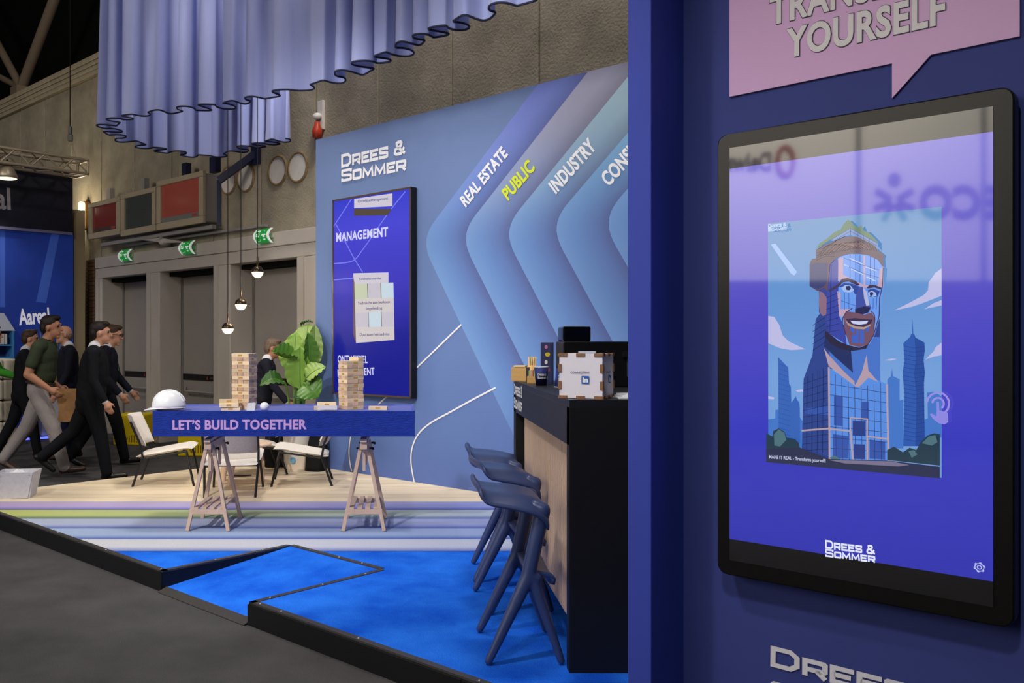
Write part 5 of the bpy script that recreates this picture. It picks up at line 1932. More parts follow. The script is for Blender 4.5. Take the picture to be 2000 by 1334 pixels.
for i, cl in enumerate(((196, 120, 160), (226, 110, 70), (220, 220, 226), (120, 130, 170), (220, 226, 230), (226, 190, 50))):
    for sx in (-1, 1):
        MB().box((-0.0314, sx * 0.014, 0.212 - 0.026 * i), (0.0008, 0.014, 0.02)).build('side_print', mat('tea_side_%d' % i, cl, 0.5), e, world=False)
# white puzzle cube with brown finger joints
CS = 0.186
cb = empty('cardboard_cube', (0.772, 3.735, CZ), 'white cardboard cube with brown finger joints and CONNECTEN? print on the bar corner', 'box', rz=math.radians(-27))
M_card = mat('card_white', (228, 224, 236), 0.75, 0.2)
M_joint = mat('card_edge_brown', (140, 104, 78), 0.9, 0.1, noise=0.25, nscale=90, stretch=(1, 1, 4))
MB().box((0, 0, CS / 2), (CS - 0.006, CS - 0.006, CS - 0.004)).build('body', M_card, cb, world=False)
hs = CS / 2
pos_e = (-0.4, 0.0, 0.4)
for nx, ny in ((0, -1), (1, 0), (-1, 0), (0, 1)):
    n_ = Vector((nx, ny, 0))
    u_ = Vector((-ny, nx, 0))
    for k in pos_e:
        for zz in (0.006, CS - 0.006):
            MB().box(n_ * (hs - 0.002) + u_ * (k * CS) + ZV * zz, (0.036, 0.008, 0.012), ax=(u_, n_, ZV)).build('finger_joint', M_joint, cb, world=False)
    for sg in (-1, 1):
        for zz in (0.055, 0.125):
            MB().box(n_ * (hs - 0.002) + u_ * (sg * (hs - 0.006)) + ZV * zz, (0.012, 0.008, 0.034), ax=(u_, n_, ZV)).build('finger_joint', M_joint, cb, world=False)
    f_ = n_ * (hs + 0.0002)
    tm = MB()
    put_text(tm, 'CONNECTEN?', f_ - u_ * 0.042 + ZV * 0.104, f_ + u_ * 0.036 + ZV * 0.104, n_, 0.0085, bold=0.01, lift=0.0002)
    tm.build('print_text', mat('print_navy', (52, 62, 120), 0.6), cb, world=False)
    tm = MB()
    flat(tm, [f_ + u_ * 0.004 + ZV * 0.062, f_ + u_ * 0.036 + ZV * 0.062, f_ + u_ * 0.036 + ZV * 0.094, f_ + u_ * 0.004 + ZV * 0.094], n_, 0.0002)
    bd = tm.build('blue_badge', mat('badge_blue', (24, 92, 178), 0.5), cb, world=False)
    tm = MB()
    put_text(tm, 'in', f_ + u_ * 0.0085 + ZV * 0.0685, f_ + u_ * 0.0315 + ZV * 0.0685, n_, 0.021, bold=0.05, lift=0.0005)
    tm.build('badge_letters', M_white, bd, world=False)
MB().box((0.0, 0.01, CS + 0.004), (0.07, 0.05, 0.008), rz=0.2).build('clear_lid', mat('acrylic', (214, 222, 236), 0.1, 0.5, alpha=0.5), cb, world=False)
# leaflet holder, leaflets
e = empty('leaflet_holder', (0.735, 3.86, CZ), 'clear acrylic leaflet holder leaning behind the white cube', 'holder')
MB().prism([(-0.03, 0.0, 0), (0.03, 0.0, 0), (0.045, 0.02, 0.085), (-0.005, 0.02, 0.085)], (0, 0.003, 0)).build('front_pane', mat('acrylic'), e, world=False)
MB().prism([(-0.03, 0.03, 0), (0.03, 0.03, 0), (0.045, 0.05, 0.085), (-0.005, 0.05, 0.085)], (0, 0.003, 0)).build('back_pane', mat('acrylic'), e, world=False)
for i in range(3):
    MB().box((0.96 + 0.015 * i, 3.70 + 0.02 * i, CZ + 0.003 + 0.006 * i), (0.15, 0.1, 0.0055), rz=0.15 * i).build('leaflet', M_white)
for i, nm in enumerate(('leaflet', 'leaflet.001', 'leaflet.002')):
    tag(bpy.data.objects[nm], ('bottom', 'middle', 'top')[i] + ' white leaflet of the small pile right of the cardboard cube', 'leaflet', 'white leaflets')
# black appliance behind
ap = empty('coffee_machine', (1.06, 4.71, CZ), 'low wide black coffee machine with glossy box on top at the back of the bar', 'coffee machine')
MB().box((1.06, 4.71, CZ + 0.1175), (0.46, 0.22, 0.235)).build('body', mat('appliance_black', (12, 12, 14), 0.35, 0.45), ap, bevel=0.006)
MB().box((1.20, 4.592, CZ + 0.12), (0.08, 0.02, 0.13)).build('drip_bay', mat('bay_grey', (70, 80, 110), 0.4), ap)
MB().box((1.15, 4.585, CZ + 0.17), (0.03, 0.05, 0.03)).build('spout', M_blackmetal, ap)
MB().box((0.908, 4.71, CZ + 0.235 + 0.039), (0.145, 0.16, 0.078)).build('bean_hopper', mat('gloss_black', (8, 9, 14), 0.08, 0.6), ap, bevel=0.008)
MB().box((0.9, 4.71, CZ + 0.235 + 0.0795), (0.10, 0.12, 0.003)).build('hopper_lid', mat('lid_grey', (150, 160, 180), 0.2), ap)

# ------------------------------------------------------------------ bar stools
M_stool = mat('stool_blue', (50, 64, 108), 0.38, 0.5, noise=0.04, nscale=30)


def make_stool():
    e = empty('bar_stool', (0, 0, PZ))
    # seat: thin shell, width along y; lip curls up at x = -0.17
    prof = [(-0.185, 0.742), (-0.178, 0.722), (-0.162, 0.704), (-0.13, 0.698), (-0.06, 0.694), (0.0, 0.688), (0.05, 0.678), (0.085, 0.664), (0.105, 0.645), (0.112, 0.618)]
    rows = []
    for i, (x, z) in enumerate(prof):
        t = i / (len(prof) - 1)
        hw = 0.235 - 0.02 * (1 - t) ** 3 - 0.028 * max(0, t - 0.6) / 0.4
        row = []
        for j in range(15):
            v = (j / 14 - 0.5) * 2
            sm_ = min(1.0, max(0.0, (abs(v) - 0.66) / 0.34))
            dz = -(0.022 + 0.052 * t) * sm_ - 0.006 * (1 - abs(v)) * math.sin(PI * t)
            row.append((x + 0.018 * abs(v) ** 2 * (1 - t), hw * v, z + dz))
        rows.append(row)
    MB().grid(rows, uv=False).build('seat', M_stool, e, world=False, solid=0.02, subsurf=1)
    for s in (-1, 1):
        pr = []
        top = (0.092, s * 0.175, 0.635)
        mid_ = (0.03, s * 0.185, 0.36)
        pr.append(('cap', (top, mid_, 0.034, 0.030), 0))
        pr.append(('cap', ((0.06, s * 0.17, 0.65), top, 0.028, 0.034), 0))
        pr.append(('cap', (mid_, (-0.135, s * 0.205, 0.018), 0.031, 0.018), 0))
        pr.append(('cap', ((0.05, s * 0.185, 0.355), (0.165, s * 0.20, 0.018), 0.026, 0.017), 0))
        pr.append(('cap', (mid_, (0.065, s * 0.185, 0.355), 0.03, 0.026), 0))
        remeshed(pr, 'leg', [M_stool], e, 0.0075, 6)
    rows = []
    for x, z in ((0.03, 0.375), (0.06, 0.378), (0.125, 0.366), (0.138, 0.35), (0.132, 0.328)):
        rows.append([(x, 0.185 * v, z - 0.014 * (1 - v * v)) for v in (-1, -0.8, -0.5, -0.2, 0.2, 0.5, 0.8, 1)])
    MB().grid(rows, uv=False).build('footrest', M_stool, e, world=False, solid=0.018)
    return e


st0 = make_stool()
for i, ((x, y), a, lab) in enumerate((((0.49, 3.875), 0, 'dark blue moulded bar stool nearest the viewer, first of the row at the bar'), ((0.545, 4.56), 0.10, 'dark blue moulded bar stool in the middle of the row at the bar'),
                                      ((0.55, 5.12), -0.05, 'dark blue moulded bar stool at the far end of the row by the bar'))):
    e = st0 if i == 0 else copy_tree(st0)
    e.location = (x, y, PZ)
    e.rotation_euler = (0, 0, a)
    tag(e, lab, 'stool', 'blue bar stools')

# ------------------------------------------------------------------ felt basket at the left edge
e = empty('felt_basket', (-3.30, 7.66, PZ), 'pale grey felt basket with folded front at the left edge of the boards', 'basket', rz=0.12)
M_felt = mat('felt_grey', (206, 206, 214), 0.95, 0.1, noise=0.06, nscale=30, bump=0.3, bscale=120)
w0, w1, hb = 0.115, 0.155, 0.225
rows = [[(sx * (w0 + (w1 - w0) * t), sy * (w0 + (w1 - w0) * t) * 0.8, hb * t) for sx, sy in ((-1, -1), (1, -1), (1, 1), (-1, 1), (-1, -1))] for t in (0, 0.35, 0.7, 1.0)]
MB().grid(rows, smooth=False, uv=False).build('side_wall', M_felt, e, world=False, solid=0.008)
MB().box((0, 0, 0.005), (2 * w0, 1.6 * w0, 0.008)).build('base', M_felt, e, world=False)
MB().prism([(w0 * 0.9, -w0 * 0.8 - 0.007, 0.004), (w1 * 0.98, -w1 * 0.8 - 0.004, hb * 0.97), (w1 * 0.2, -w1 * 0.72 - 0.005, hb * 0.6), (-w0 * 0.3, -w0 * 0.8 - 0.006, 0.004)], (0, -0.006, 0)).build('front_fold', M_felt, e, world=False)
for sx in (-0.11, 0.125):
    MB().lathe([(0, 0.004), (0.006, 0.002), (0.007, 0)], (sx, -w1 * 0.8 - 0.012, hb * 0.9), 8).build('rivet', M_steel, e, world=False)
rows = [[(0.13 * math.cos(a) * r, 0.11 * math.sin(a) * r, hb - 0.05 + 0.06 * (1 - r) + 0.012 * math.sin(a * 5 + r * 9)) for a in [2 * PI * i / 24 for i in range(25)]] for r in (0.05, 0.3, 0.55, 0.8, 1.0)]
MB().grid(rows, uv=False).build('white_liner', mat('liner_white', (232, 232, 240), 0.7), e, world=False)

# ------------------------------------------------------------------ yellow cube seats
M_yel = mat('cube_yellow', (208, 182, 16), 0.7, 0.2, noise=0.04, nscale=4)
M_yeltext = mat('cube_text', (120, 84, 10), 0.7)
for (px, py, lab, rz) in ((252, 871, 'yellow cube seat lettered savills left of the chairs', PI / 4 - 0.35), (382, 893, 'yellow cube seat half hidden behind the cream chairs', PI / 4 - 0.3)):
    c = G(px, py, 0.0)
    e = empty('cube_seat', (c.x, c.y + 0.27, 0), lab, 'seat', 'yellow cube seats', rz=-rz * 0.25)
    s_ = 0.45
    MB().box((0, 0, 0.215), (s_, s_, 0.43)).build('cushion', M_yel, e, world=False, bevel=0.02)
    for nx, ny in ((0, -1), (1, 0)):
        n_ = Vector((nx, ny, 0))
        u_ = Vector((-ny, nx, 0))
        f_ = n_ * (s_ / 2)
        tm = MB()
        put_text(tm, 'savills', f_ - u_ * 0.2 + ZV * 0.045, f_ + u_ * 0.16 + ZV * 0.045, n_, 0.105, bold=0.005, lift=0.001)
        tm.build('lettering', M_yeltext, e, world=False)

# ------------------------------------------------------------------ neighbouring stand at the left
QN = -19.2


def QX(x, q=QN):
    return WQ(x, 667, q)


ns = empty('wall_left', (-6, 13.2, 0))
tag(ns, 'navy and blue back wall of the neighbouring stand', 'wall', kind='structure')


def qwall(mb, x0, x1, z0, z1, q=QN, depth=0.12, mi=0):
    a_, b_ = QX(x0, q), QX(x1, q)
    return mb.prism([Vector((*a_.xy, z0)), Vector((*b_.xy, z0)), Vector((*b_.xy, z1)), Vector((*a_.xy, z1))], -NQ * depth, mi)


zsplit = (WQ(0, 446, QN).z + WQ(142, 458, QN).z) / 2
ztop = WQ(140, 350, QN).z + 0.12
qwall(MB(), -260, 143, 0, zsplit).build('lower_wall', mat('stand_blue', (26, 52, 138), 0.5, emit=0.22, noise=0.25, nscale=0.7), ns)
qwall(MB(), -260, 142, zsplit, ztop, QN + 0.12, 0.3).build('header_board', mat('stand_navy', (14, 16, 36), 0.5), ns)
qwall(MB(), -260, 142, zsplit - 0.02, zsplit + 0.02, QN + 0.14, 0.3).build('header_edge', mat('header_edge', (110, 106, 140), 0.5), ns)
tm = MB()
put_text(tm, 'Aareal', WQ(-120, 399, QN + 0.12), WQ(21, 409, QN + 0.12), NQ, 0.33, bold=0.02, lift=0.004)
tm.build('header_lettering', mat('header_text', (150, 142, 150), 0.6), ns)
tm = MB()
put_text(tm, 'Aareal', WQ(37, 634, QN), WQ(97, 630, QN), NQ, 0.24, bold=0.03, lift=0.01)
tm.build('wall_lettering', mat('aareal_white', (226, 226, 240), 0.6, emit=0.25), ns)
for pts in ([(70, 590), (100, 455), (116, 456), (90, 592)], [(0, 446), (10, 446), (10, 600), (0, 600)]):
    tm = MB()
    flat(tm, [WQ(x_, y_, QN) for x_, y_ in pts], NQ, 0.004)
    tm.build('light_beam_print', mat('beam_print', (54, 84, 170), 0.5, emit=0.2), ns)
qwall(MB(), 144, 166, 0, WQ(150, 409, QN).z, QN - 0.05, 0.3).build('end_column', mat('end_column', (158, 142, 112), 0.7), ns)
# warm wall lamp beside the column
e = empty('oval_lamp', WP(163, 421, PC - 0.12), 'glowing oval wall lamp beside the leftmost monitor', 'lamp')
rr_ = rounded_rect(0.13, 0.45, 0.06)
MB().prism([WP(163, 421, PC - 0.12) + UP_ * u + ZV * v for u, v in rr_], NP * 0.06).build('diffuser', mat('wall_lamp_glow', (255, 240, 205), 0.5, emit=1.2), e, bevel=0.01)
MB().prism([WP(163, 421, PC - 0.12) + UP_ * u * 1.12 + ZV * v * 1.05 for u, v in rr_], -NP * 0.12).build('back_ring', mat('lamp_brass', (150, 112, 56), 0.4), e)
L = bpy.data.lights.new('wall_lamp_light', 'POINT')
L.energy = 26
L.color = (1, 0.85, 0.6)
L.shadow_soft_size = 0.1
lo = bpy.data.objects.new('wall_lamp_light', L)
COL.objects.link(lo)
lo.location = WP(163, 421, PC - 0.12) + NP * 0.2 + ZV * 0.05
# brick strip left of the door portal
for i in range(46):
    z_ = 0.02 + i * 0.06
    MB().prism([WP(168, 700, PC - 0.05).xy.to_3d() + ZV * z_, WP(185, 700, PC - 0.05).xy.to_3d() + ZV * z_, WP(185, 700, PC - 0.05).xy.to_3d() + ZV * (z_ + 0.052), WP(168, 700, PC - 0.05).xy.to_3d() + ZV * (z_ + 0.052)],
               -NP * 0.05).build('brick', mat('strip_brick', (96, 70, 46), 0.9, noise=0.2, nscale=20), wall)
# lighting truss
tru = empty('lighting_truss', WQ(60, 330, QN + 1.0), 'square aluminium lighting truss over the neighbouring stand', 'truss')
M_alu = mat('truss_alu', (176, 162, 140), 0.4, 0.5, metal=0.5)
qt = QN + 1.05
tA_, tB_ = WQ(-200, 250, qt), WQ(172, 330, qt)
z1_, z0_ = WQ(172, 313, qt).z, WQ(172, 340, qt).z
dirt = UQ
W_ = 0.34
corners = []
for off in (0.0, -W_):
    for z_ in (z0_, z1_):
        a_ = Vector((tA_.x, tA_.y, z_)) + NQ * off
        b_ = Vector((tB_.x, tB_.y, z_)) + NQ * off
        corners.append((a_, b_))
        MB().tube([a_, b_], 0.024, 10).build('chord', M_alu, tru)
n_ = 12
for side, (ia, ib) in enumerate(((0, 1), (2, 3), (0, 2), (1, 3))):
    for i in range(n_):
        p0 = corners[ia if i % 2 == 0 else ib][0].lerp(corners[ia if i % 2 == 0 else ib][1], i / n_)
        p1 = corners[ib if i % 2 == 0 else ia][0].lerp(corners[ib if i % 2 == 0 else ia][1], (i + 1) / n_)
        MB().tube([p0, p1], 0.012, 8).build('brace', M_alu, tru)
for ia, ib in ((0, 1), (1, 3), (3, 2), (2, 0)):
    MB().tube([corners[ia][1], corners[ib][1]], 0.02, 8).build('end_frame', M_alu, tru)
sp = WQ(19, 326, qt) - ZV * 0.12 - NQ * 0.1
e = empty('truss_spotlight', sp, 'bright round spotlight hanging under the aluminium truss', 'spotlight')
MB().lathe([(0, -0.03), (0.14, -0.03), (0.15, 0.0), (0.09, 0.12), (0.05, 0.16), (0, 0.16)], (0, 0, 0), 24).build('housing', M_alu, e, world=False)
MB().lathe([(0, -0.045), (0.10, -0.042), (0.135, -0.032), (0.135, -0.03)], (0, 0, 0), 24).build('lens', mat('spot_lens', (255, 244, 214), 0.4, emit=1.3), e, world=False)
MB().tube([(0.0, 0, 0.15), (0, 0, 0.24)], 0.015, 8).build('yoke', M_blackmetal, e, world=False)
lamp('truss_spot_light', 'SPOT', sp - Vector((0, 0, 0.08)), sp + NQ * 0.1 - Vector((0, 0, 2)), 60, WARM, 0.1, 110)
# house-shaped shelf, sofa, planter
hp = WQ(8, 690, QN + 0.5)
e = empty('house_shelf', (hp.x, hp.y, 0), 'blue house-shaped shelf with pale roof on the neighbouring stand', 'shelf')
def hq(x, y, q=QN + 0.5):
    return WQ(x, y, q)
MB().prism([hq(-40, 646), hq(30, 646), hq(8, 612), hq(-14, 610)], -NQ * 0.35).build('roof', mat('shelf_roof', (196, 204, 226), 0.6), e)
for pts in ([(-36, 646), (-32, 646), (-32, 700), (-36, 700)], [(24, 646), (28, 646), (28, 700), (24, 700)], [(-32, 672), (24, 673), (24, 676), (-32, 675)], [(-32, 697), (24, 697), (24, 700), (-32, 700)]):
    MB().prism([hq(*p_) for p_ in pts], -NQ * 0.35).build('board', mat('shelf_blue', (60, 130, 190), 0.6), e)
MB().prism([hq(-32, 646, QN + 0.15), hq(24, 646, QN + 0.15), hq(24, 700, QN + 0.15), hq(-32, 700, QN + 0.15)], -NQ * 0.02).build('back_board', mat('shelf_back', (20, 40, 90), 0.6), e)
zb_h = hq(0, 700).z
MB().prism([Vector((*hq(-36, 700).xy, 0)), Vector((*hq(28, 700).xy, 0)), Vector((*hq(28, 700).xy, zb_h)), Vector((*hq(-36, 700).xy, zb_h))], -NQ * 0.35).build('base_cabinet', mat('shelf_base', (150, 142, 130), 0.7), e)
for i, xx in enumerate((3, 9)):
    MB().prism([hq(xx, 652), hq(xx + 5, 652), hq(xx + 5, 672), hq(xx, 672)], -NQ * 0.2).build('book', mat('book_%d' % i, ((206, 190, 186), (190, 200, 206))[i], 0.7))
    tag(bpy.data.objects['book' if i == 0 else 'book.001'], ('pinkish', 'pale grey')[i] + ' book standing in the blue house-shaped shelf', 'book', 'books in the house shelf')
M_sofa = mat('sofa_cream', (208, 198, 180), 0.8, 0.2, bump=0.2, bscale=10)
sfq = QN + 1.4
e = empty('tufted_sofa', (*QX(0, sfq).xy, 0), 'cream tufted sofa at the left edge behind the walking people', 'sofa')
for r_ in range(4):
    for k in range(3):
        x0_, x1_ = -46 + 27 * k, -46 + 27 * (k + 1) - 1
        a_, b_ = QX(x0_, sfq), QX(x1_, sfq)
        z0h, z1h = 0.06 + 0.29 * r_, 0.06 + 0.29 * (r_ + 1) - 0.012
        MB().prism([Vector((*a_.xy, z0h)), Vector((*b_.xy, z0h)), Vector((*b_.xy, z1h)), Vector((*a_.xy, z1h))], -NQ * 0.5).build('cushion', M_sofa, e, bevel=0.03)
a_, b_ = QX(-46, sfq), QX(35, sfq)
MB().prism([Vector((*a_.xy, 0.0)), Vector((*b_.xy, 0.0)), Vector((*b_.xy, 0.06)), Vector((*a_.xy, 0.06))], -NQ * 0.5).build('plinth', M_dark, e)
pq_ = QN + 0.75
e = empty('grass_planter', (*QX(118, pq_).xy, 0), 'white planter box with tall ornamental grass beside the blue stand wall', 'planter')
a_, b_ = QX(82, pq_), QX(141, pq_)
MB().prism([Vector((*a_.xy, 0.06)), Vector((*b_.xy, 0.06)), Vector((*b_.xy, 0.74)), Vector((*a_.xy, 0.74))], -NQ * 0.4).build('box', mat('planter_white', (196, 196, 204), 0.5), e, bevel=0.01)
gr = MB()
for i in range(150):
    b0 = a_.lerp(b_, random.uniform(0.05, 0.8)) - NQ * random.uniform(0.08, 0.32)
    b0.z = 0.73
    h_ = random.uniform(0.45, 0.98)
    lean_ = Vector((random.uniform(-0.12, 0.12), random.uniform(-0.12, 0.12), 0))
    p0, p1, p2 = b0, b0 + lean_ * 0.4 + ZV * h_ * 0.6, b0 + lean_ * 1.3 + ZV * h_
    wv = Vector((random.uniform(-1, 1), random.uniform(-1, 1), 0)).normalized() * 0.009
    gr.add([p0 - wv, p0 + wv, p1 + wv * 0.8, p1 - wv * 0.8, p2], [(0, 1, 2, 3), (3, 2, 4)])
tag(gr.build('grass_blades', mat('grass', (112, 122, 50), 0.7, noise=0.3, nscale=12), e), kind='stuff')
led = MB()
a_, b_ = QX(40, pq_ + 0.05), QX(141, pq_ + 0.05)
led.prism([Vector((*a_.xy, 0.02)), Vector((*b_.xy, 0.02)), Vector((*b_.xy, 0.05)), Vector((*a_.xy, 0.05))], NQ * 0.02)
o = led.build('led_strip', mat('led_blue', (96, 110, 255), 0.4, emit=1.6))
tag(o, 'glowing blue light strip on the floor along the neighbouring stand', 'light strip')

# far side of the aisle: stands whose signs mirror in the display glass
opp = empty('wall_far', (-9, -2, 0))
tag(opp, 'pale stand walls across the aisle behind the viewer', 'wall', kind='structure')
M_opp = mat('stand_white', (232, 226, 214), 0.8, 0.2)
MB().box((-9.0, -1.5, 4.5), (0.2, 17.0, 4.4)).build('upper_wall', M_opp, opp)
MB().box((-9.0, -1.5, 1.15), (0.2, 17.0, 2.3)).build('lower_wall', mat('stand_dusk', (70, 74, 92), 0.8, 0.2, noise=0.3, nscale=0.8), opp)
for y_ in (-6.4, -4.55, -2.8, -0.5, 1.4, 3.0):
    MB().box((-8.88, y_, 4.5), (0.05, 0.06, 4.4)).build('wall_joint', mat('joint_grey', (120, 118, 116), 0.7), opp)
tm = MB()
put_text(tm, 'VECO', (-8.88, -5.15, 3.2), (-8.88, -3.65, 3.2), (1, 0, 0), 0.44, bold=0.04, lift=0.01)
tm.build('wall_lettering', mat('opp_text', (96, 86, 104), 0.7), opp)
tm = MB()
put_text(tm, 'Daiwa House', (-8.88, -1.58, 3.85), (-8.88, -0.2, 3.85), (1, 0, 0), 0.26, bold=0.02, lift=0.01)
tm.build('wall_lettering', mat('opp_text'), opp)
tm = MB()
ribbon(tm, [Vector((-8.88, -1.78 + 0.11 * math.cos(a), 3.97 + 0.2 * math.sin(a))) for a in [2 * PI * i / 20 for i in range(21)]], 0.07, (1, 0, 0), 0.01)
tm.build('ring_mark', mat('opp_red', (150, 70, 80), 0.7), opp)
for ang in (30, 150, 200, 340, 240, 300):
    tm = MB()
    c_ = Vector((-8.88, -3.3, 3.42))
    d_ = Vector((0, math.cos(math.radians(ang)), math.sin(math.radians(ang))))
    ribbon(tm, [c_ + d_ * 0.05, c_ + d_ * 0.3], 0.075, (1, 0, 0), 0.01)
    tm.build('star_figure_limb', mat('opp_text'), opp)
tm = MB()
flat(tm, [Vector((-8.88, -3.3 + 0.09 * math.cos(a), 3.72 + 0.09 * math.sin(a))) for a in [2 * PI * i / 16 for i in range(16)]], (1, 0, 0), 0.01)
tm.build('star_figure_head', mat('opp_text'), opp)

# ------------------------------------------------------------------ people
M_skin = mat('skin_light', (196, 146, 120), 0.55, 0.3)
M_skin2 = mat('skin_tan', (172, 122, 96), 0.55, 0.3)
M_shoe = mat('shoe_dark', (22, 20, 20), 0.4, 0.4)
M_shoe2 = mat('shoe_brown', (60, 40, 30), 0.45, 0.4)
M_suit = mat('suit_navy', (26, 28, 40), 0.85, 0.15, noise=0.1, nscale=20)
M_suit2 = mat('suit_black', (20, 21, 26), 0.85, 0.15, noise=0.1, nscale=20)
M_trs = mat('trousers_grey', (150, 142, 142), 0.85, 0.15, noise=0.08, nscale=12)
M_olive = mat('shirt_olive', (56, 64, 48), 0.85, 0.15, noise=0.1, nscale=15)
M_shirt = mat('shirt_white', (206, 206, 214), 0.8, 0.2)
M_hair_d = mat('hair_dark', (30, 22, 18), 0.6, 0.3, noise=0.3, nscale=60)
M_hair_b = mat('hair_brown', (62, 42, 30), 0.6, 0.3, noise=0.3, nscale=60)
M_hair_g = mat('hair_grey', (104, 88, 76), 0.6, 0.3, noise=0.3, nscale=60)
M_green = mat('sweater_green', (70, 160, 50), 0.85, 0.15)
M_jeans = mat('trousers_navy', (30, 36, 66), 0.85, 0.15)
ID3 = Matrix.Identity(3)


def rotv(v, a):
    """turn a sagittal vector (x forward, z up) by a degrees, forward positive"""
    a = math.radians(a)
    return Vector((v[0] * math.cos(a) + v[2] * math.sin(a), v[1], -v[0] * math.sin(a) + v[2] * math.cos(a)))


def person(label, loc, rz, H, legs, arms, lean=0, top=M_suit, trousers=M_suit, skin=M_skin, hair=M_hair_d, shoe=M_shoe, sleeves='long', jacket=True,
           bald=False, glasses=False, head_turn=0, tie=None, head_down=0, build=1.0):
    """legs: ((hip, knee) left, right); arms: ((shoulder, elbow, out) left, right); angles in degrees, forward positive"""
    e = empty('person', (0, 0, 0), label, 'person')
    S = H
    prims = []
    SK, TP, TR, SH, WH = 0, 1, 2, 3, 4
    hipc = Vector((0, 0, 0))
    lows = []
    feet = []
    for side, (hip, knee) in zip((1, -1), legs):
        h0 = hipc + Vector((0, side * 0.052 * S, 0))
        kn = h0 + rotv((0, 0, -0.245 * S), -hip) + Vector((0, 0.004 * side * S, 0))
        an = kn + rotv((0, 0, -0.235 * S), -(hip - knee))
        prims += [('cap', (h0, kn, 0.058 * S * build, 0.044 * S), TR), ('cap', (kn, an, 0.044 * S, 0.034 * S), TR)]
        fa = hip - knee
        fd = rotv((1, 0, 0), -fa * 0.8 if fa < 0 else -fa * 0.4)
        hl = an + rotv((0, 0, -0.025 * S), -fa) - fd * 0.022 * S
        to = an + rotv((0, 0, -0.027 * S), -fa) + fd * 0.105 * S
        prims += [('cap', (hl, to, 0.019 * S, 0.0165 * S), SH), ('cap', (an, hl + fd * 0.01, 0.024 * S, 0.02 * S), SH)]
        prims += [('cap', (hl + fd * 0.06 * S + Vector((0, 0.006 * S * side, 0)), to, 0.02 * S, 0.017 * S), SH)]
        lows.append(min(hl.z - 0.019 * S, to.z - 0.017 * S))
    up = rotv((0, 0, 1), lean)
    fw_ = rotv((1, 0, 0), lean)
    sh_c = hipc + up * 0.285 * S
    nk = hipc + up * 0.325 * S + fw_ * 0.006 * S
    R = Matrix.Rotation(math.radians(lean), 3, 'Y')
    # trunk
    prims += [('ell', (hipc + up * 0.02 * S, (0.074 * S * build, 0.094 * S, 0.075 * S), R), TR if not jacket else TP),
              ('ell', (hipc + up * 0.105 * S + fw_ * 0.008 * S, (0.076 * S * build, 0.092 * S, 0.095 * S), R), TP),
              ('ell', (hipc + up * 0.215 * S + fw_ * 0.004 * S, (0.076 * S, 0.106 * S, 0.105 * S), R), TP),
              ('cap', (sh_c + Vector((0, 0.085 * S, 0)) - up * 0.012 * S, sh_c - Vector((0, 0.085 * S, 0)) - up * 0.012 * S, 0.044 * S, 0.044 * S), TP)]
    prims += [('ell', (hipc + up * 0.145 * S + fw_ * 0.004 * S, (0.078 * S * build, 0.098 * S, 0.19 * S), R), TP)]
    if jacket:
        prims += [('ell', (hipc + up * 0.03 * S, (0.079 * S * build, 0.098 * S, 0.16 * S), R), TP)]
        prims += [('ell', (hipc - up * 0.045 * S, (0.080 * S * build, 0.100 * S, 0.085 * S), R), TP)]
    # neck and head
    hd = nk + rotv((0.026 * S, 0, 0.066 * S), lean * 0.4 + head_down)
    prims += [('cap', (sh_c - up * 0.01 * S, hd - up * 0.025 * S, 0.036 * S, 0.031 * S), SK)]
    RH = Matrix.Rotation(math.radians(head_turn), 3, 'Z') @ Matrix.Rotation(math.radians(lean * 0.4 + head_down), 3, 'Y')
    def hp_(x, y, z):
        return hd + RH @ Vector((x * S * 1.07, y * S * 1.07, z * S * 1.07))
    prims += [('ell', (hp_(-0.004, 0, 0.012), (0.055 * S, 0.044 * S, 0.055 * S), RH), SK), ('ell', (hp_(0.014, 0, -0.025), (0.038 * S, 0.034 * S, 0.042 * S), RH), SK),
              ('cap', (hp_(0.048, 0, 0.008), hp_(0.059, 0, -0.012), 0.006 * S, 0.009 * S), SK), ('ell', (hp_(0.038, 0, -0.052), (0.014 * S, 0.016 * S, 0.012 * S), RH), SK),
              ('ell', (hp_(-0.004, 0.045, -0.004), (0.011 * S, 0.006 * S, 0.017 * S), RH), SK), ('ell', (hp_(-0.004, -0.045, -0.004), (0.011 * S, 0.006 * S, 0.017 * S), RH), SK),
              ('cap', (hp_(0.046, 0.012, -0.036), hp_(0.046, -0.012, -0.036), 0.0055 * S, 0.0055 * S), SK), ('cap', (hp_(0.047, 0.02, 0.022), hp_(0.047, -0.02, 0.022), 0.006 * S, 0.006 * S), SK)]
    if jacket:
        prims += [('cap', (sh_c + fw_ * 0.0 + up * 0.022 * S + Vector((0, 0.02 * S, 0)), sh_c + up * 0.022 * S - Vector((0, 0.02 * S, 0)), 0.037 * S, 0.037 * S), WH)]
    # arms and hands
    hands = []
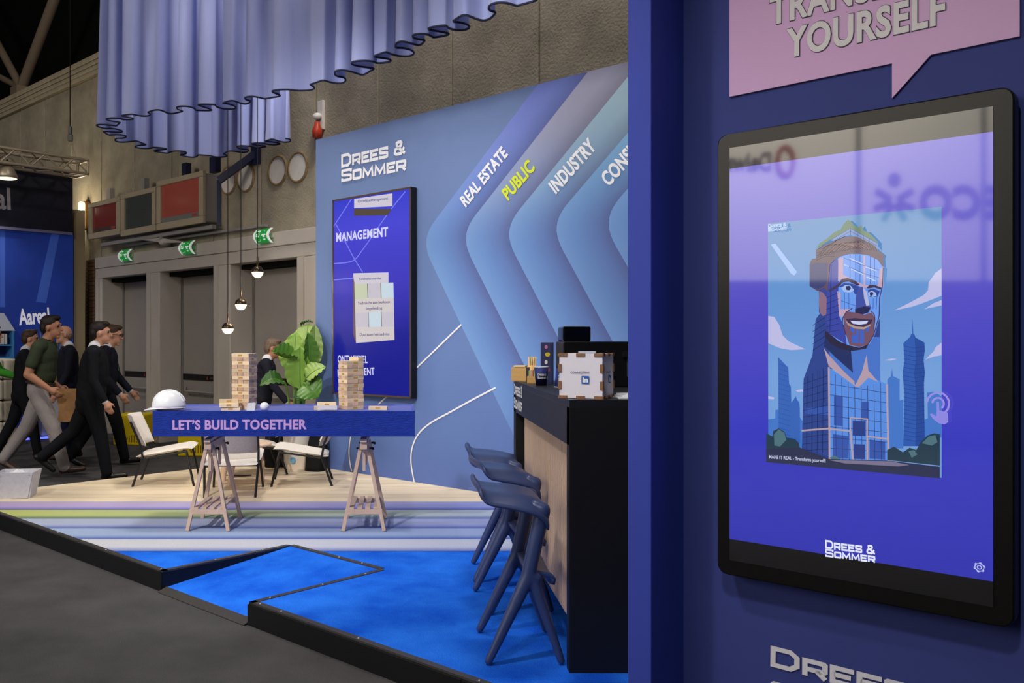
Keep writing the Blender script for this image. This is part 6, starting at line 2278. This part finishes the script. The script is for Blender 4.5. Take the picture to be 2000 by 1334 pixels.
    for side, (shd, elb, outw) in zip((1, -1), arms):
        s0 = sh_c + Vector((0, side * 0.112 * S, 0)) - up * 0.016 * S
        o_ = math.radians(outw)
        d1 = rotv((0, 0, -1), -shd)
        d1 = (d1 * math.cos(o_) + Vector((0, side, 0)) * math.sin(o_)).normalized()
        el = s0 + d1 * 0.172 * S
        d2 = rotv((0, 0, -1), -(shd + elb))
        d2 = (d2 + Vector((0, -side * 0.12 if elb > 40 else 0.05 * side, 0))).normalized()
        wr = el + d2 * 0.145 * S
        slv = TP
        if sleeves == 'long':
            prims += [('cap', (s0, el, 0.037 * S, 0.030 * S), TP), ('cap', (el, el + d2 * 0.128 * S, 0.030 * S, 0.025 * S), TP), ('cap', (el + d2 * 0.12 * S, el + d2 * 0.138 * S, 0.021 * S, 0.021 * S), WH), ('cap', (el + d2 * 0.12 * S, wr, 0.017 * S, 0.016 * S), SK)]
        else:
            prims += [('cap', (s0, s0.lerp(el, 0.62), 0.040 * S, 0.037 * S), TP), ('cap', (s0.lerp(el, 0.5), el, 0.030 * S, 0.026 * S), SK), ('cap', (el, wr, 0.027 * S, 0.017 * S), SK)]
        # hand: palm, four fingers, thumb
        fdir = d2
        sidev = fdir.cross(Vector((0, 1, 0)))
        if sidev.length < 1e-3:
            sidev = Vector((1, 0, 0))
        sidev.normalize()            # across the knuckles
        inn = Vector((0, -side, 0))
        pm = wr + fdir * 0.034 * S
        prims += [('cap', (wr, pm, 0.015 * S, 0.018 * S), SK), ('cap', (pm + sidev * 0.012 * S, pm - sidev * 0.012 * S, 0.0115 * S, 0.0115 * S), SK)]
        for k, ln in enumerate((0.036, 0.042, 0.040, 0.031)):
            b0 = pm + sidev * ((1.5 - k) * 0.0098 * S) + fdir * 0.012 * S
            b1 = b0 + (fdir + inn * 0.25).normalized() * ln * 0.55 * S
            b2 = b1 + (fdir * 0.75 + inn * 0.7).normalized() * ln * 0.5 * S
            prims += [('cap', (b0, b1, 0.0056 * S, 0.0052 * S), SK), ('cap', (b1, b2, 0.0052 * S, 0.0046 * S), SK)]
        t0 = wr + fdir * 0.014 * S + sidev * 0.014 * S
        t1 = t0 + (fdir * 0.7 + sidev * 0.7 + inn * 0.3).normalized() * 0.026 * S
        prims += [('cap', (t0, t1, 0.0075 * S, 0.006 * S), SK), ('cap', (t1, t1 + (fdir + inn * 0.3).normalized() * 0.02 * S, 0.006 * S, 0.005 * S), SK)]
        hands.append(pm + fdir * 0.02 * S)
    dz = -min(lows)
    body = remeshed(prims, 'body', [skin, top, trousers, shoe, M_shirt], e, 0.0078, 5)
    body.location = (0, 0, dz)
    # hair
    hpr = []
    if not bald:
        hpr = [('ell', (hp_(-0.012, 0, 0.026), (0.056 * S, 0.0475 * S, 0.050 * S), RH), 0), ('ell', (hp_(-0.034, 0, 0.0), (0.032 * S, 0.044 * S, 0.045 * S), RH), 0), ('ell', (hp_(0.02, 0, 0.056), (0.032 * S, 0.036 * S, 0.018 * S), RH), 0)]
    else:
        hpr = [('ell', (hp_(-0.036, 0, -0.01), (0.026 * S, 0.0445 * S, 0.028 * S), RH), 0)]
    hr = remeshed(hpr, 'hair', [hair], e, 0.009, 2)
    hr.location = (0, 0, dz)
    zo_ = Vector((0, 0, dz))
    for sy in (1, -1):
        MB().lathe([(0, -0.0065 * S)] + [(0.0065 * S * math.cos(t), 0.0065 * S * math.sin(t)) for t in (-0.8, 0, 0.8)] + [(0, 0.0065 * S)], hp_(0.0445, 0.019 * sy, 0.008) + zo_, 10).build('eye', mat('eye_dark', (40, 30, 26), 0.2), e, world=False)
    if glasses:
        g_ = MB()
        for sy in (1, -1):
            g_.tube([hp_(0.057, 0.019 * sy + 0.013 * math.cos(a), 0.008 + 0.010 * math.sin(a)) + zo_ for a in [2 * PI * i / 14 for i in range(14)]], 0.0016 * S, 5, closed=True)
            g_.tube([hp_(0.056, 0.032 * sy, 0.01) + zo_, hp_(-0.002, 0.047 * sy, 0.006) + zo_], 0.0014 * S, 5)
        g_.tube([hp_(0.058, 0.006, 0.01) + zo_, hp_(0.058, -0.006, 0.01) + zo_], 0.0014 * S, 5)
        tag(g_.build('glasses', M_blackmetal, e, world=False), kind='stuff')
    if jacket:
        ch = sh_c + zo_
        f0 = ch + fw_ * 0.071 * S
        q_ = MB()
        q_.add([ch + fw_ * 0.034 * S + Vector((0, 0.028 * S, 0)) + up * 0.03 * S, ch + fw_ * 0.034 * S + Vector((0, -0.028 * S, 0)) + up * 0.03 * S, hipc + zo_ + up * 0.15 * S + fw_ * 0.087 * S], [(0, 1, 2)])
        q_.build('shirt_front', M_shirt, e, world=False, solid=0.006)
        if tie:
            q_ = MB()
            a_ = ch + fw_ * 0.047 * S + up * 0.024 * S
            b_ = hipc + zo_ + up * 0.145 * S + fw_ * 0.093 * S
            q_.add([a_ + Vector((0, 0.008 * S, 0)), a_ - Vector((0, 0.008 * S, 0)), b_ - Vector((0, 0.014 * S, 0)), b_ + Vector((0, 0.014 * S, 0))], [(0, 1, 2, 3)])
            q_.build('tie', tie, e, world=False, solid=0.008)
    else:
        q_ = MB()
        q_.tube([hipc + zo_ + up * 0.052 * S + R @ Vector((0.080 * S * build * math.cos(a), 0.096 * S * math.sin(a), 0)) for a in [2 * PI * i / 24 for i in range(24)]], 0.011, 6, closed=True)
        q_.build('belt', M_shoe2, e, world=False)
        q_ = MB()
        q_.tube([nk + zo_ - up * 0.012 * S + Vector((0.036 * S * math.cos(a), 0.038 * S * math.sin(a), 0)) for a in [2 * PI * i / 18 for i in range(18)]], 0.009, 6, closed=True)
        q_.build('collar', top, e, world=False)
    e.location = loc
    e.rotation_euler = (0, 0, rz)
    return e, [h + zo_ for h in hands], hd + zo_


def gpos(px, d):
    return Vector(((px - CX) / F * d, d, 0))


# man in olive shirt striding right with a paper bag
p1, h1, _ = person('man in olive short-sleeved shirt and pale trousers striding right with a brown bag', gpos(78, 9.75), 0.05, 1.80, ((-24, 12), (24, 8)), ((-22, 74, 6), (-18, 72, 6)), lean=6,
                   top=M_olive, trousers=M_trs, skin=M_skin2, hair=M_hair_d, shoe=M_shoe2, sleeves='short', jacket=False)
hb_ = (h1[0] + h1[1]) / 2
Mb = p1.matrix_basis
wpos = Matrix.Translation(p1.location) @ Matrix.Rotation(p1.rotation_euler.z, 4, 'Z') @ (hb_ + Vector((0.09, 0, -0.31)))
bg = empty('paper_bag', wpos, 'brown paper bag held by the man in the olive shirt', 'bag')
M_kraft = mat('kraft_paper', (150, 112, 76), 0.85, 0.1, noise=0.12, nscale=10, bump=0.4, bscale=12)
rows = [[(sx * (0.10 + 0.02 * t) + 0.012 * math.sin(7 * t + sx), sy * (0.06 - 0.02 * t), 0.36 * t) for sx, sy in ((-1, -1), (0, -1.15), (1, -1), (1.05, 0), (1, 1), (0, 1.15), (-1, 1), (-1.05, 0), (-1, -1))] for t in (0, 0.2, 0.4, 0.6, 0.8, 1.0)]
MB().grid(rows, uv=False, smooth=False).build('bag_body', M_kraft, bg, world=False, solid=0.004)
MB().box((0, 0, 0.003), (0.2, 0.12, 0.006)).build('bag_base', M_kraft, bg, world=False)

person('man in dark navy suit with back half turned, walking right in front of the others', gpos(178, 9.38), 0.25, 1.70, ((-26, 24), (14, 5)), ((-6, 30, 8), (2, 26, 8)), lean=4, top=M_suit2, trousers=M_suit2, skin=M_skin, hair=M_hair_d, build=1.15)
p4_, h4, _ = person('man in dark suit with green tie and glasses walking right, arm stretched ahead', gpos(204, 10.35), 0.15, 1.69, ((18, 6), (-20, 12)), ((16, 24, 6), (6, 34, 6)), lean=3, top=M_suit, trousers=M_suit2, skin=M_skin, hair=M_hair_b, glasses=True,
                    tie=mat('tie_green', (30, 60, 46), 0.7), head_down=8)
person('bald man with glasses standing behind the man in the dark suit, facing left', gpos(134, 10.9), PI + 0.45, 1.66, ((4, 2), (-6, 3)), ((8, 20, 6), (6, 18, 6)), top=M_suit, trousers=M_jeans, skin=M_skin, hair=M_hair_g, bald=True, glasses=True, shoe=M_shoe2)
person('dark-haired person in black jacket walking behind the man in the olive shirt', gpos(44, 11.1), 0.35, 1.62, ((-16, 12), (16, 6)), ((-6, 15, 8), (10, 20, 8)), lean=4, top=M_suit2, trousers=M_suit2, skin=M_skin, hair=M_hair_b)
person('person in bright green top at the left edge of the picture by the sofa', gpos(-22, 11.4), 0.4, 1.66, ((6, 4), (-4, 2)), ((26, 40, 8), (24, 50, 8)), top=M_green, trousers=M_jeans, skin=M_skin, hair=M_hair_b, jacket=False)
person('grey-haired man with glasses in navy suit walking right past the third door', gpos(510, 10.05), 0.1, 1.54, ((20, 10), (-24, 14)), ((-24, 12, 6), (22, 18, 8)), lean=8, top=M_suit, trousers=M_suit2, skin=M_skin2, hair=M_hair_g, glasses=True, head_down=6)
